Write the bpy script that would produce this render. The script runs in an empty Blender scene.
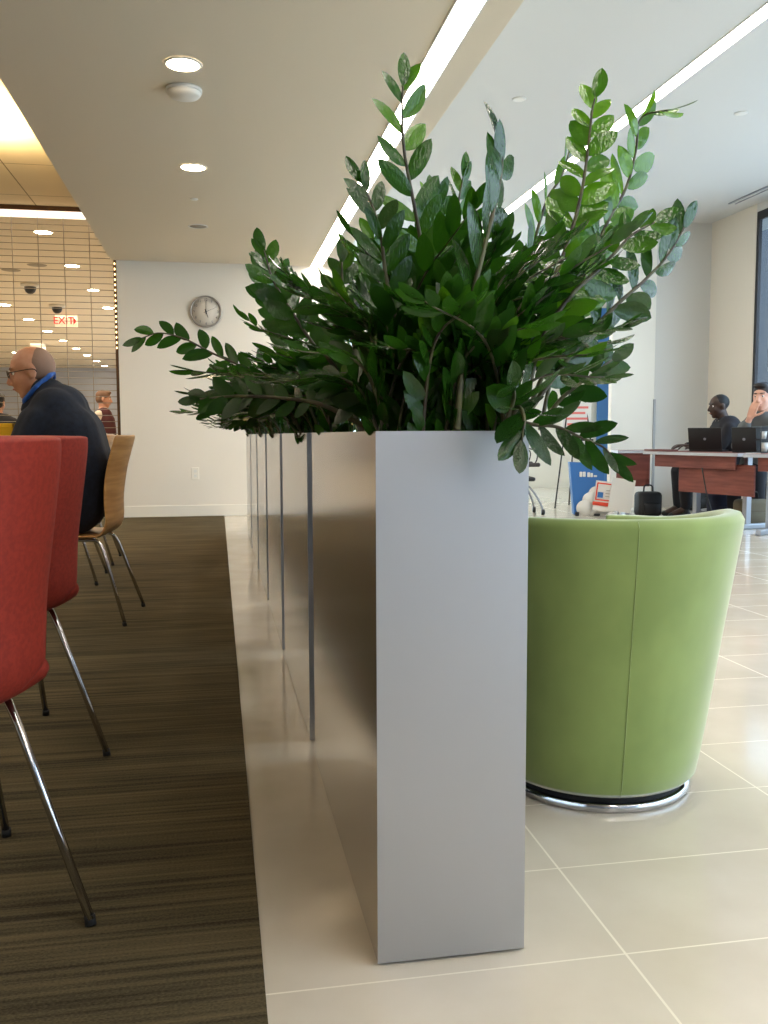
import bpy, bmesh, math, random
from mathutils import Vector, Matrix, Quaternion
PI = math.pi
SC = bpy.context.scene
COL = SC.collection
# ------------------------------------------------------------------ camera model
FPX, YAW, PITCH, ROLL = 905.71, 0.180856, 0.0853124, 0.003458
_f = Vector((math.sin(YAW)*math.cos(PITCH), math.cos(YAW)*math.cos(PITCH), -math.sin(PITCH)))
_r = Vector((math.cos(YAW), -math.sin(YAW), 0)); _d = _f.cross(_r)
RT = math.cos(ROLL)*_r + math.sin(ROLL)*_d
DN = -math.sin(ROLL)*_r + math.cos(ROLL)*_d
EYE = Vector((0, 0, 1.0))
cam = bpy.data.cameras.new('camera'); co = bpy.data.objects.new('camera', cam); COL.objects.link(co)
cam.sensor_fit = 'HORIZONTAL'; cam.sensor_width = 36; cam.lens = FPX/768*36; cam.clip_start = .02; cam.clip_end = 300
M = Matrix((( RT.x, -DN.x, -_f.x, EYE.x), (RT.y, -DN.y, -_f.y, EYE.y), (RT.z, -DN.z, -_f.z, EYE.z), (0,0,0,1)))
co.matrix_world = M
SC.camera = co
def P(u, v, d):            # a point seen at (u, v), d metres along the viewing axis
    return EYE + (RT*((u-384)/FPX) + DN*((v-512)/FPX) + _f)*d
def PZ(u, v, z):           # where the sight line through (u, v) meets height z
    r = RT*((u-384)/FPX) + DN*((v-512)/FPX) + _f
    return EYE + r*((z-1.0)/r.z)
def PY(u, v, y):
    r = RT*((u-384)/FPX) + DN*((v-512)/FPX) + _f
    return EYE + r*(y/r.y)
# ------------------------------------------------------------------ helpers
def lin(c):
    return tuple((x/255/12.92 if x/255 <= .04045 else ((x/255+.055)/1.055)**2.4) for x in c) + (1,)
def mat(name, c, rough=.5, metal=0, **kw):
    m = bpy.data.materials.new(name); m.use_nodes = True
    b = m.node_tree.nodes['Principled BSDF']
    b.inputs['Base Color'].default_value = lin(c); b.inputs['Roughness'].default_value = rough; b.inputs['Metallic'].default_value = metal
    for k, v in kw.items():
        b.inputs[k.replace('_', ' ')].default_value = v
    return m
def noisy(m, c1, c2, scale=(5,5,5), detail=4, bump=0, coord='Object', lo=.35, hi=.65):
    nt = m.node_tree; N = nt.nodes; L = nt.links; b = N['Principled BSDF']
    tc = N.new('ShaderNodeTexCoord'); mp = N.new('ShaderNodeMapping'); mp.inputs['Scale'].default_value = scale
    n = N.new('ShaderNodeTexNoise'); n.inputs['Scale'].default_value = 1; n.inputs['Detail'].default_value = detail
    cr = N.new('ShaderNodeValToRGB'); e = cr.color_ramp.elements
    e[0].position = lo; e[0].color = lin(c1); e[1].position = hi; e[1].color = lin(c2)
    L.new(tc.outputs[coord], mp.inputs['Vector']); L.new(mp.outputs[0], n.inputs['Vector']); L.new(n.outputs['Fac'], cr.inputs[0]); L.new(cr.outputs[0], b.inputs['Base Color'])
    if bump:
        bp = N.new('ShaderNodeBump'); bp.inputs['Strength'].default_value = bump; bp.inputs['Distance'].default_value = .01
        L.new(n.outputs['Fac'], bp.inputs['Height']); L.new(bp.outputs[0], b.inputs['Normal'])
    return m
def emis(name, c, s):
    m = bpy.data.materials.new(name); m.use_nodes = True; nt = m.node_tree; nt.nodes.clear()
    e = nt.nodes.new('ShaderNodeEmission'); o = nt.nodes.new('ShaderNodeOutputMaterial')
    e.inputs[0].default_value = lin(c); e.inputs[1].default_value = s; nt.links.new(e.outputs[0], o.inputs[0]); return m

def tag(o, label=None, cat=None, group=None, kind=None):
    if label: o['label'] = label
    if cat: o['category'] = cat
    if group: o['group'] = group
    if kind: o['kind'] = kind
    return o
def thing(name, label, cat, loc=(0,0,0), rz=0, group=None):
    o = bpy.data.objects.new(name, None); COL.objects.link(o); o.location = loc; o.rotation_euler = (0,0,rz); o.empty_display_size = .05
    return tag(o, label, cat, group)
def obj(name, bm, m, parent=None, world=False, smooth=None, label=None):
    """one mesh object; world=True: the vertices are in world coordinates and are brought into the parent's frame"""
    if parent is not None and world:
        bm.transform((Matrix.Translation(parent.location) @ Matrix.Rotation(parent.rotation_euler.z, 4, 'Z')).inverted())
    me = bpy.data.meshes.new(name)
    bmesh.ops.recalc_face_normals(bm, faces=bm.faces[:]) if smooth != 'keep' else None
    if smooth:
        for f in bm.faces: f.smooth = True
    bm.to_mesh(me); bm.free()
    for x in (m if isinstance(m, (list, tuple)) else [m]): me.materials.append(x)
    if smooth is True: me.set_sharp_from_angle(angle=math.radians(40))
    o = bpy.data.objects.new(name, me); COL.objects.link(o)
    if parent is not None: o.parent = parent
    if label: o['label'] = label
    return o
def struct(name, bm, m, **k):
    return tag(obj(name, bm, m, **k), kind='structure')
def NB(): return bmesh.new()
def box(bm, a, b, bev=0, seg=2, rot=None, mi=0):
    """axis box from corner a to corner b"""
    a = Vector(a); b = Vector(b); c = (a+b)/2; s = b-a
    t = bmesh.new(); bmesh.ops.create_cube(t, size=1); bmesh.ops.scale(t, vec=(abs(s.x), abs(s.y), abs(s.z)), verts=t.verts)
    if bev: bmesh.ops.bevel(t, geom=t.edges[:], offset=bev, segments=seg, affect='EDGES', profile=.5)
    if rot is not None: t.transform(rot)
    t.transform(Matrix.Translation(c)); join(bm, t, mi); return bm
def join(bm, t, mi=0):
    mp = {}
    for v in t.verts: mp[v] = bm.verts.new(v.co)
    for f in t.faces:
        try:
            g = bm.faces.new([mp[v] for v in f.verts]); g.material_index = mi or f.material_index; g.smooth = f.smooth
        except ValueError: pass
    t.free()
def obox(bm, c, size, rz=0, bev=0, M3=None, mi=0):
    t = bmesh.new(); bmesh.ops.create_cube(t, size=1); bmesh.ops.scale(t, vec=size, verts=t.verts)
    if bev: bmesh.ops.bevel(t, geom=t.edges[:], offset=bev, segments=2, affect='EDGES')
    t.transform(M3.to_4x4() if M3 is not None else Matrix.Rotation(rz, 4, 'Z')); t.transform(Matrix.Translation(Vector(c))); join(bm, t, mi); return bm
def spline(pts, n=8):
    """Catmull-Rom through pts"""
    p = [Vector(x) for x in pts]
    if len(p) == 2: return [p[0].lerp(p[1], i/n) for i in range(n+1)]
    q = [p[0]*2-p[1]] + p + [p[-1]*2-p[-2]]; out = []
    for i in range(len(p)-1):
        a, b, c, d = q[i:i+4]
        for k in range(n):
            t = k/n
            out.append(.5*((2*b)+(c-a)*t+(2*a-5*b+4*c-d)*t*t+(3*b-a-3*c+d)*t**3))
    out.append(p[-1]); return out
def tube(bm, pts, r, seg=10, r2=None, mi=0, caps=True):
    pts = [Vector(x) for x in pts]; n = len(pts); rings = []; up = None
    for i, p in enumerate(pts):
        t = (pts[min(i+1, n-1)] - pts[max(i-1, 0)]).normalized()
        if up is None: up = Vector((0,0,1)) if abs(t.z) < .9 else Vector((1,0,0))
        s = t.cross(up)
        if s.length < 1e-5: s = t.orthogonal()
        s.normalize(); up = s.cross(t).normalized()
        rr = r if r2 is None else r+(r2-r)*i/(n-1)
        rings.append([bm.verts.new(p+(s*math.cos(2*PI*k/seg)+up*math.sin(2*PI*k/seg))*rr) for k in range(seg)])
    for a, b in zip(rings, rings[1:]):
        for k in range(seg):
            f = bm.faces.new((a[k], a[(k+1)%seg], b[(k+1)%seg], b[k])); f.smooth = True; f.material_index = mi
    if caps:
        for rg in (rings[0], rings[-1]):
            f = bm.faces.new(rg); f.material_index = mi
    return bm
def lathe(bm, prof, c=(0,0,0), seg=32, mi=0, axis='Z'):
    """prof: [(r, z)...]"""
    c = Vector(c); rings = []
    for r, z in prof:
        if r < 1e-6:
            v = Vector((0,0,z)); rings.append([v])
        else: rings.append([Vector((r*math.cos(2*PI*k/seg), r*math.sin(2*PI*k/seg), z)) for k in range(seg)])
    R = {'Z': Matrix.Identity(3), 'Y': Matrix.Rotation(PI/2, 3, 'X'), 'X': Matrix.Rotation(PI/2, 3, 'Y')}[axis]
    vr = [[bm.verts.new(c+R@v) for v in g] for g in rings]
    for a, b in zip(vr, vr[1:]):
        for k in range(seg):
            if len(a) == 1 and len(b) == 1: continue
            if len(a) == 1: f = bm.faces.new((a[0], b[(k+1)%seg], b[k]))
            elif len(b) == 1: f = bm.faces.new((a[k], a[(k+1)%seg], b[0]))
            else: f = bm.faces.new((a[k], a[(k+1)%seg], b[(k+1)%seg], b[k]))
            f.material_index = mi; f.smooth = True
    return bm
def ball(bm, c, r, R=None, u=16, v=10, mi=0):
    """ellipsoid with radii r=(a,b,c) turned by R"""
    if not hasattr(r, '__len__'): r = (r, r, r)
    t = bmesh.new(); bmesh.ops.create_uvsphere(t, u_segments=u, v_segments=v, radius=1)
    for f in t.faces: f.smooth = True
    bmesh.ops.scale(t, vec=r, verts=t.verts)
    if R is not None: t.transform(R.to_4x4())
    t.transform(Matrix.Translation(Vector(c))); join(bm, t, mi); return bm
def cap(bm, a, b, ra, rb, seg=14):
    """tapered capsule"""
    a = Vector(a); b = Vector(b); ball(bm, a, ra, u=seg, v=8); ball(bm, b, rb, u=seg, v=8)
    if (b-a).length > 1e-4: tube(bm, [a, b], ra, seg, rb)
def mods(o, voxel=None, smooth=0, sub=0, solid=None, bevel=None):
    if solid: m = o.modifiers.new('s', 'SOLIDIFY'); m.thickness = solid; m.offset = 0
    if voxel: m = o.modifiers.new('r', 'REMESH'); m.mode = 'VOXEL'; m.voxel_size = voxel; m.use_smooth_shade = True
    if smooth: m = o.modifiers.new('m', 'SMOOTH'); m.iterations = smooth; m.factor = .5
    if bevel: m = o.modifiers.new('b', 'BEVEL'); m.width = bevel; m.segments = 2
    if sub: m = o.modifiers.new('u', 'SUBSURF'); m.levels = sub; m.render_levels = sub
    return o
def dup(root, loc, rz, label=None, group=None):
    c = root.copy(); COL.objects.link(c); c.location = loc; c.rotation_euler = (0,0,rz)
    if label: c['label'] = label
    if group: c['group'] = group
    def rec(src, dst):
        for ch in list(src.children):
            k = ch.copy(); COL.objects.link(k); k.parent = dst; rec(ch, k)
    rec(root, c); return c
def text_bm(s, size, depth=.002, align='CENTER'):
    cu = bpy.data.curves.new('t', 'FONT'); cu.body = s; cu.size = size; cu.extrude = depth; cu.align_x = align; cu.align_y = 'CENTER'
    o = bpy.data.objects.new('t', cu); COL.objects.link(o); dg = bpy.context.evaluated_depsgraph_get()
    me = bpy.data.meshes.new_from_object(o.evaluated_get(dg)); bm = bmesh.new(); bm.from_mesh(me)
    bpy.data.objects.remove(o); bpy.data.meshes.remove(me); return bm

# ------------------------------------------------------------------ materials
mt = {}
mt['wall'] = mat('wall_paint', (232,225,213), .85)
mt['wall_grey'] = mat('grey_wall', (214,213,209), .85)
mt['wall_cream'] = mat('cream_wall', (242,238,228), .85)
mt['ceil'] = mat('ceiling_paint', (226,216,197), .9)
mt['ceil_right'] = mat('white_ceiling_paint', (212,212,210), .9)
mt['ceil_warm'] = mat('beige_ceiling_panel', (220,200,160), .8)
mt['trim'] = mat('white_gloss_trim', (238,232,220), .4)
mt['steel'] = mat('brushed_steel', (190,190,192), .17, 1.0)
mt['steel_end'] = mat('satin_steel', (176,178,184), .42, 1.0)
mt['chrome'] = mat('chrome', (200,200,205), .12, 1.0)
mt['darkmetal'] = mat('dark_metal', (60,58,58), .35, .8)
mt['black'] = mat('black_plastic', (22,22,24), .45)
mt['rubber'] = mat('black_rubber', (14,14,16), .7)
mt['red'] = noisy(mat('red_upholstery', (146,42,30), .7), (138,38,24), (154,46,30), (90,90,90), 2, .04)
mt['green'] = noisy(mat('lime_velvet', (132,152,84), .8, Sheen_Weight=.8, Sheen_Roughness=.4), (126,146,80), (138,158,90), (6,6,4), 3, 0)
mt['wood'] = noisy(mat('beech_plywood', (188,140,84), .4), (172,124,70), (200,152,96), (3,3,40), 4, 0)
mt['maroon'] = noisy(mat('cherry_laminate', (120,62,52), .6), (108,52,44), (132,72,60), (3,30,30), 4, 0)
mt['edge'] = mat('grey_edge_band', (176,178,186), .45)
mt['leggrey'] = mat('silver_paint', (160,164,172), .4, .5)
mt['soil'] = noisy(mat('potting_soil', (40,28,20), .95), (26,18,12), (56,40,28), (60,60,60), 5, .5)
mt['strip'] = emis('strip_light_glow', (255,246,232), 16)
mt['down'] = emis('downlight_glow', (255,226,184), 40)
mt['white'] = mat('white_plastic', (228,226,220), .5)
mt['grille'] = mat('grey_grille', (150,142,128), .7)
def leaf_mat():
    m = bpy.data.materials.new('zz_leaf'); m.use_nodes = True; nt = m.node_tree; N = nt.nodes; L = nt.links
    b = N['Principled BSDF']; b.inputs['Roughness'].default_value = .13; b.inputs['Specular IOR Level'].default_value = .5
    at = N.new('ShaderNodeAttribute'); at.attribute_name = 'tone'
    cr = N.new('ShaderNodeValToRGB'); e = cr.color_ramp.elements
    e[0].position = 0; e[0].color = lin((24,50,18)); e[1].position = 1; e[1].color = lin((92,138,32))
    x = cr.color_ramp.elements.new(.6); x.color = lin((44,84,22))
    L.new(at.outputs['Fac'], cr.inputs[0]); L.new(cr.outputs[0], b.inputs['Base Color'])
    no = N.new('ShaderNodeTexNoise'); no.inputs['Scale'].default_value = 38; no.inputs['Detail'].default_value = 1
    bp = N.new('ShaderNodeBump'); bp.inputs['Strength'].default_value = .3; bp.inputs['Distance'].default_value = .005
    L.new(no.outputs['Fac'], bp.inputs['Height']); L.new(bp.outputs[0], b.inputs['Normal'])
    tr = N.new('ShaderNodeBsdfTranslucent'); mx = N.new('ShaderNodeMixShader'); mx.inputs[0].default_value = .34
    hs = N.new('ShaderNodeHueSaturation'); hs.inputs['Value'].default_value = 1.9; hs.inputs['Saturation'].default_value = 1.05
    L.new(cr.outputs[0], hs.inputs['Color']); L.new(hs.outputs[0], tr.inputs[0])
    o = N['Material Output']; L.new(b.outputs[0], mx.inputs[1]); L.new(tr.outputs[0], mx.inputs[2]); L.new(mx.outputs[0], o.inputs[0]); return m
mt['leaf'] = leaf_mat()
mt['stem'] = noisy(mat('zz_stem', (70,62,44), .5), (52,44,36), (84,84,50), (30,30,30), 3, 0)
def glass_mat(name, tint=(235,242,245), gl=.1):
    m = bpy.data.materials.new(name); m.use_nodes = True; nt = m.node_tree; N = nt.nodes; L = nt.links; N.clear()
    o = N.new('ShaderNodeOutputMaterial'); t = N.new('ShaderNodeBsdfTransparent'); t.inputs[0].default_value = lin(tint)
    g = N.new('ShaderNodeBsdfGlossy'); g.inputs['Roughness'].default_value = .02; mx = N.new('ShaderNodeMixShader')
    lw = N.new('ShaderNodeLayerWeight'); lw.inputs[0].default_value = .5
    pw = N.new('ShaderNodeMath'); pw.operation = 'POWER'; pw.inputs[1].default_value = 4; L.new(lw.outputs['Facing'], pw.inputs[0])
    ma = N.new('ShaderNodeMath'); ma.operation = 'MULTIPLY_ADD'; ma.inputs[1].default_value = .7; ma.inputs[2].default_value = .03; L.new(pw.outputs[0], ma.inputs[0])
    L.new(ma.outputs[0], mx.inputs[0]); L.new(t.outputs[0], mx.inputs[1]); L.new(g.outputs[0], mx.inputs[2]); L.new(mx.outputs[0], o.inputs[0]); return m
mt['glass'] = glass_mat('window_glass')

def carpet_mat():
    m = mat('striped_carpet', (70,62,44), .95); nt = m.node_tree; N = nt.nodes; L = nt.links; b = N['Principled BSDF']
    b.inputs['Specular IOR Level'].default_value = .15
    tc = N.new('ShaderNodeTexCoord')
    def nz(sc, det=3):
        mp = N.new('ShaderNodeMapping'); mp.inputs['Scale'].default_value = sc; n = N.new('ShaderNodeTexNoise'); n.inputs['Scale'].default_value = 1; n.inputs['Detail'].default_value = det
        L.new(tc.outputs['Object'], mp.inputs[0]); L.new(mp.outputs[0], n.inputs['Vector']); return n
    a = nz((.7, 60, 1),5); c = nz((2.2, 9, 1), 2); f = nz((160, 260, 1), 2)
    ad = N.new('ShaderNodeMath'); ad.operation = 'MULTIPLY_ADD'; ad.inputs[1].default_value = .7; L.new(a.outputs['Fac'], ad.inputs[0])
    s = N.new('ShaderNodeMath'); s.operation = 'MULTIPLY'; s.inputs[1].default_value = .3; L.new(c.outputs['Fac'], s.inputs[0]); L.new(s.outputs[0], ad.inputs[2])
    a2 = N.new('ShaderNodeMath'); a2.operation = 'MULTIPLY_ADD'; a2.inputs[1].default_value = .35; L.new(f.outputs['Fac'], a2.inputs[0]); L.new(ad.outputs[0], a2.inputs[2])
    cr = N.new('ShaderNodeValToRGB'); e = cr.color_ramp.elements; e[0].position = .5; e[0].color = lin((46,41,31)); e[1].position = .84; e[1].color = lin((104,93,68))
    L.new(a2.outputs[0], cr.inputs[0]); L.new(cr.outputs[0], b.inputs['Base Color'])
    bp = N.new('ShaderNodeBump'); bp.inputs['Strength'].default_value = .5; bp.inputs['Distance'].default_value = .004; L.new(a2.outputs[0], bp.inputs['Height']); L.new(bp.outputs[0], b.inputs['Normal'])
    return m
mt['carpet'] = carpet_mat()
def tile_mat():
    m = mat('polished_floor_tile', (214,200,178), .12); nt = m.node_tree; N = nt.nodes; L = nt.links; b = N['Principled BSDF']
    tc = N.new('ShaderNodeTexCoord'); sp = N.new('ShaderNodeSeparateXYZ'); L.new(tc.outputs['Object'], sp.inputs[0])
    def line(out, x0, w, t):
        a = N.new('ShaderNodeMath'); a.operation = 'SUBTRACT'; a.inputs[1].default_value = x0 - t/2 - w*20; L.new(out, a.inputs[0])
        q = N.new('ShaderNodeMath'); q.operation = 'MODULO'; q.inputs[1].default_value = w; L.new(a.outputs[0], q.inputs[0])
        c = N.new('ShaderNodeMath'); c.operation = 'LESS_THAN'; c.inputs[1].default_value = t; L.new(q.outputs[0], c.inputs[0]); return c
    lx = line(sp.outputs[0], .756, .727, .005); ly = line(sp.outputs[1], 1.558, .352, .004)
    g1 = N.new('ShaderNodeMath'); g1.operation = 'GREATER_THAN'; g1.inputs[1].default_value = .30; L.new(sp.outputs[0], g1.inputs[0])
    g2 = N.new('ShaderNodeMath'); g2.operation = 'LESS_THAN'; g2.inputs[1].default_value = 1.7; L.new(sp.outputs[1], g2.inputs[0])
    g3 = N.new('ShaderNodeMath'); g3.operation = 'MAXIMUM'; L.new(g1.outputs[0], g3.inputs[0]); L.new(g2.outputs[0], g3.inputs[1])
    g4 = N.new('ShaderNodeMath'); g4.operation = 'MULTIPLY'; L.new(g3.outputs[0], g4.inputs[0]); L.new(ly.outputs[0], g4.inputs[1]); ly = g4
    mx = N.new('ShaderNodeMath'); mx.operation = 'MAXIMUM'; L.new(lx.outputs[0], mx.inputs[0]); L.new(ly.outputs[0], mx.inputs[1])
    n = N.new('ShaderNodeTexNoise'); n.inputs['Scale'].default_value = 3.5; n.inputs['Detail'].default_value = 5; L.new(tc.outputs['Object'], n.inputs['Vector'])
    cr = N.new('ShaderNodeValToRGB'); e = cr.color_ramp.elements; e[0].position = .35; e[0].color = lin((206,196,180)); e[1].position = .7; e[1].color = lin((217,208,194))
    L.new(n.outputs['Fac'], cr.inputs[0])
    mc = N.new('ShaderNodeMixRGB'); mc.inputs[2].default_value = lin((228,221,206)); L.new(mx.outputs[0], mc.inputs[0]); L.new(cr.outputs[0], mc.inputs[1]); L.new(mc.outputs[0], b.inputs['Base Color'])
    r = N.new('ShaderNodeMapRange'); r.inputs['To Min'].default_value = .1; r.inputs['To Max'].default_value = .6; L.new(mx.outputs[0], r.inputs[0]); L.new(r.outputs[0], b.inputs['Roughness'])
    return m
mt['tile'] = tile_mat()

# ------------------------------------------------------------------ the setting
H1, H2, H3, YB = 3.08, 3.8, 3.68, 11.4
CX = .066
struct('floor', box(NB(), (CX, -9, -.1), (7.5, 18.2, 0)), mt['tile'])
struct('floor_carpet', box(NB(), (-9, -9, -.1), (CX, YB, .004)), mt['carpet'])
struct('floor_back_room', box(NB(), (-9, YB, -.1), (CX, 40, 0)), mat('back_room_floor', (170,160,140), .35))
struct('ceiling', box(NB(), (-1.21, -9, H1), (1.49, YB, 3.95)), mt['ceil'])
def ceil_panel_mat():
    m = mt['ceil_warm']; nt = m.node_tree; N = nt.nodes; L = nt.links; b = N['Principled BSDF']
    tc = N.new('ShaderNodeTexCoord'); sp = N.new('ShaderNodeSeparateXYZ'); L.new(tc.outputs['Object'], sp.inputs[0]); outs = []
    for i, (x0, w) in enumerate(((-2.04, 1.22), (10.93, 1.22))):
        a = N.new('ShaderNodeMath'); a.operation = 'SUBTRACT'; a.inputs[1].default_value = x0-w*30; L.new(sp.outputs[i], a.inputs[0])
        q = N.new('ShaderNodeMath'); q.operation = 'MODULO'; q.inputs[1].default_value = w; L.new(a.outputs[0], q.inputs[0])
        c = N.new('ShaderNodeMath'); c.operation = 'LESS_THAN'; c.inputs[1].default_value = .014; L.new(q.outputs[0], c.inputs[0]); outs.append(c)
    mx = N.new('ShaderNodeMath'); mx.operation = 'MAXIMUM'; L.new(outs[0].outputs[0], mx.inputs[0]); L.new(outs[1].outputs[0], mx.inputs[1])
    mc = N.new('ShaderNodeMixRGB'); mc.inputs[1].default_value = lin((222,202,162)); mc.inputs[2].default_value = lin((140,118,84)); L.new(mx.outputs[0], mc.inputs[0]); L.new(mc.outputs[0], b.inputs['Base Color'])
ceil_panel_mat()
struct('ceiling_left', box(NB(), (-9, -9, H3), (-1.21, YB, 3.95)), mt['ceil_warm'])
struct('ceiling_back_room', box(NB(), (-9, YB, H3), (1.49, 40, 3.95)), mt['ceil'])
struct('ceiling_right', box(NB(), (1.49, -9, H2), (7.5, 16.15, 3.95)), mt['ceil_right'])
struct('wall_back', box(NB(), (-1.15, YB, 0), (1.49, YB+.15, H2)), mt['wall'])
struct('baseboard_back', box(NB(), (-1.15, YB-.018, 0), (1.49, YB-.001, .14), .004), mt['trim'])
struct('wall_passage', box(NB(), (1.34, YB+.151, 0), (1.49, 18, H2)), mt['wall'])
struct('wall_pier', box(NB(), (5.17, YB, 0), (5.78, YB+.10, H2)), mt['wall_cream'])
struct('wall_back_grey', box(NB(), (5.781, YB, 0), (6.56, YB+.5, H2)), mt['wall_grey'])  # greyer tone than the cream stretch beside it
struct('wall_far', box(NB(), (4.98, 16.0, 0), (7.5, 16.15, H2)), mt['wall_cream'])
struct('wall_left', box(NB(), (-9.15, -9, 0), (-9, 40, 3.95)), mt['wall'])
struct('wall_right_back', box(NB(), (7.4, YB+.5, 0), (7.5, 16, H2)), mt['wall'])
struct('wall_back_room', box(NB(), (-9, 38, 0), (1.49, 38.15, 3.95)), mat('blue_grey_paint', (176,182,196), .8))
struct('wall_back_room_side', box(NB(), (1.34, 18, 0), (1.49, 38, 3.95)), mt['wall'])
struct('trim_pier', box(NB(), (5.765, YB-.012, 0.0), (5.80, YB-.001, 1.46), .003), mat('grey_corner_guard', (150,148,146), .4, .4))
# the right wall: a solid stretch next to the corner, then a glazed wall down its length
RW = 6.56
struct('wall_right', box(NB(), (RW, 10.37, 0), (RW+.04, YB+.5, H2)), mt['wall'])
frame_m = mat('bronze_frame', (58,56,58), .4, .6)
ys = [10.36, 8.5, 6.7, 4.9, 3.1, 1.3, -.5, -2.3, -4.1, -6.0, -9.0]
for i in range(len(ys)-1):
    a, b = ys[i+1], ys[i]
    w = bpy.data.objects.new('window_%d' % (i+1), None); COL.objects.link(w); w.location = (RW, (a+b)/2, 0); tag(w, kind='structure')
    bm = NB(); f = .05
    box(bm, (RW, a, 0), (RW+.04, a+f, 3.7)); box(bm, (RW, b-f, 0), (RW+.04, b-.001, 3.7)); box(bm, (RW, a+f, 0), (RW+.04, b-f, .1)); box(bm, (RW, a+f, 3.6), (RW+.04, b-f, 3.7))
    tag(obj('window_frame', bm, frame_m, w, world=True), kind='structure')
    tag(obj('window_pane', box(NB(), (RW+.017, a+f, .1), (RW+.023, b-f, 3.6)), mt['glass'], w, world=True), kind='structure')
struct('wall_behind', box(NB(), (-9, -9.15, 0), (RW+.15, -9, 3.95)), mat('cool_tinted_wall', (168,176,190), .85))  # unseen wall, added and tinted cool for what the planter ends reflect
struct('trim_window_head', box(NB(), (RW, -9, 3.7), (RW+.15, 10.365, H2)), mt['ceil_right'])
# roller shade pocket along the ceiling in front of the glass
struct('trim_shade_track', box(box(NB(), (6.19, -9, H2-.012), (6.22, 10.4, H2), mi=0), (6.28, -9, H2-.01), (6.29, 10.4, H2)), mt['leggrey'])
# glazed entrance at the far end of the passage
w = bpy.data.objects.new('window_20', None); COL.objects.link(w); w.location = (3.2, 16, 0); tag(w, kind='structure')
bm = NB()
for x in (1.49, 2.6, 3.75, 4.92): box(bm, (x, 16, 0), (x+.06, 16.08, 3.0))
box(bm, (1.49, 16, 0), (4.98, 16.08, .08)); box(bm, (1.49, 16, 2.95), (4.98, 16.08, 3.05)); box(bm, (1.49, 16, 2.2), (4.98, 16.08, 2.26))
tag(obj('window_frame', bm, mt['leggrey'], w, world=True), kind='structure')
tag(obj('window_pane', box(NB(), (1.52, 16.035, .08), (4.95, 16.045, 2.95)), mt['glass'], w, world=True), kind='structure')
struct('wall_far_header', box(NB(), (1.49, 16.0, 3.05), (4.98, 16.15, H2)), mt['wall'])
struct('trim_entrance_floor', box(NB(), (1.49, 18.2, -.1), (9, 40, -.02)), mat('pavement', (190,188,184), .8))
struct('trim_street', box(NB(), (7.5, -30, -.4), (60, 90, -.3)), mat('asphalt', (120,120,122), .9))

def strip_light(name, x0, x1, y0, y1, z, label):
    t = thing(name, label, 'light', ((x0+x1)/2, (y0+y1)/2, z))
    obj('diffuser', box(NB(), (x0, y0, z-.006), (x1, y1, z-.001)), mt['strip'], t, world=True)
    bm = NB(); box(bm, (x0-.008, y0, z-.008), (x0, y1, z-.0005)); box(bm, (x1, y0, z-.008), (x1+.008, y1, z-.0005)); obj('housing', bm, mt['white'], t, world=True)
    return t
strip_light('ceiling_strip_light', 1.172, 1.306, -8.8, 11.39, H1, 'bright strip light in the lower beige ceiling, ending at the clock wall')
strip_light('ceiling_strip_light', 3.585, 3.70, -8.8, 12.6, H2, 'bright strip light in the high white ceiling on the window side')

def downlight(u=None, v=None, z=H1, r=.1, label='', group=None, loc=None, m=None, rim=True):
    c = Vector(loc) if loc else PZ(u, v, z)
    t = thing('downlight', label, 'light', (c.x, c.y, z), 0, group)
    obj('lens', lathe(NB(), [(0,-.004),(r*.92,-.004),(r*.92,-.001)], seg=28), m or mt['down'], t)
    if rim: obj('trim_ring', lathe(NB(), [(r*.92,-.001),(r*.92,-.008),(r*1.05,-.006),(r*1.08,-.001)], seg=28), mt['white'], t)
    return t
downlight(183, 64, label='larger lit round downlight in the lower ceiling, beside the smoke detector')
downlight(193, 167, label='lit round downlight halfway along the lower ceiling above the clock wall')
c = PZ(198, 226, H1)
t = thing('ceiling_speaker', 'unlit grey round ceiling speaker closest to the clock wall', 'speaker', (c.x, c.y, H1))
obj('grille', lathe(NB(), [(0,-.004),(.085,-.004),(.085,-.001)]), mt['grille'], t); obj('rim', lathe(NB(), [(.085,-.001),(.085,-.008),(.1,-.006),(.1,-.001)]), mt['white'], t)
c = PZ(184, 89, H1)
t = thing('smoke_detector', 'round white smoke detector beside the larger lit downlight', 'smoke detector', (c.x, c.y, H1))
obj('base', lathe(NB(), [(0,-.001),(.108,-.001),(.108,-.018),(.1,-.02),(0,-.02)]), mt['white'], t)
obj('cover', lathe(NB(), [(.098,-.02),(.098,-.034),(.085,-.047),(0,-.05)]), mt['white'], t)
def capdisc(u, v, z, r, label):
    c = PZ(u, v, z); o = obj('sprinkler_cover', lathe(NB(), [(0,-.008),(r*.8,-.008),(r,-.001),(0,-.001)]), mt['white']); o.location = (c.x, c.y, z)
    tag(o, label, 'sprinkler')
capdisc(194, 199, H1, .035, 'tiny white sprinkler cover on the lower ceiling between the lit downlight and the speaker')
capdisc(519, 99, H2, .06, 'round white sprinkler cover on the high ceiling above the plants')
capdisc(741, 113, H2, .06, 'round white sprinkler cover on the high ceiling near the window wall')

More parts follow.
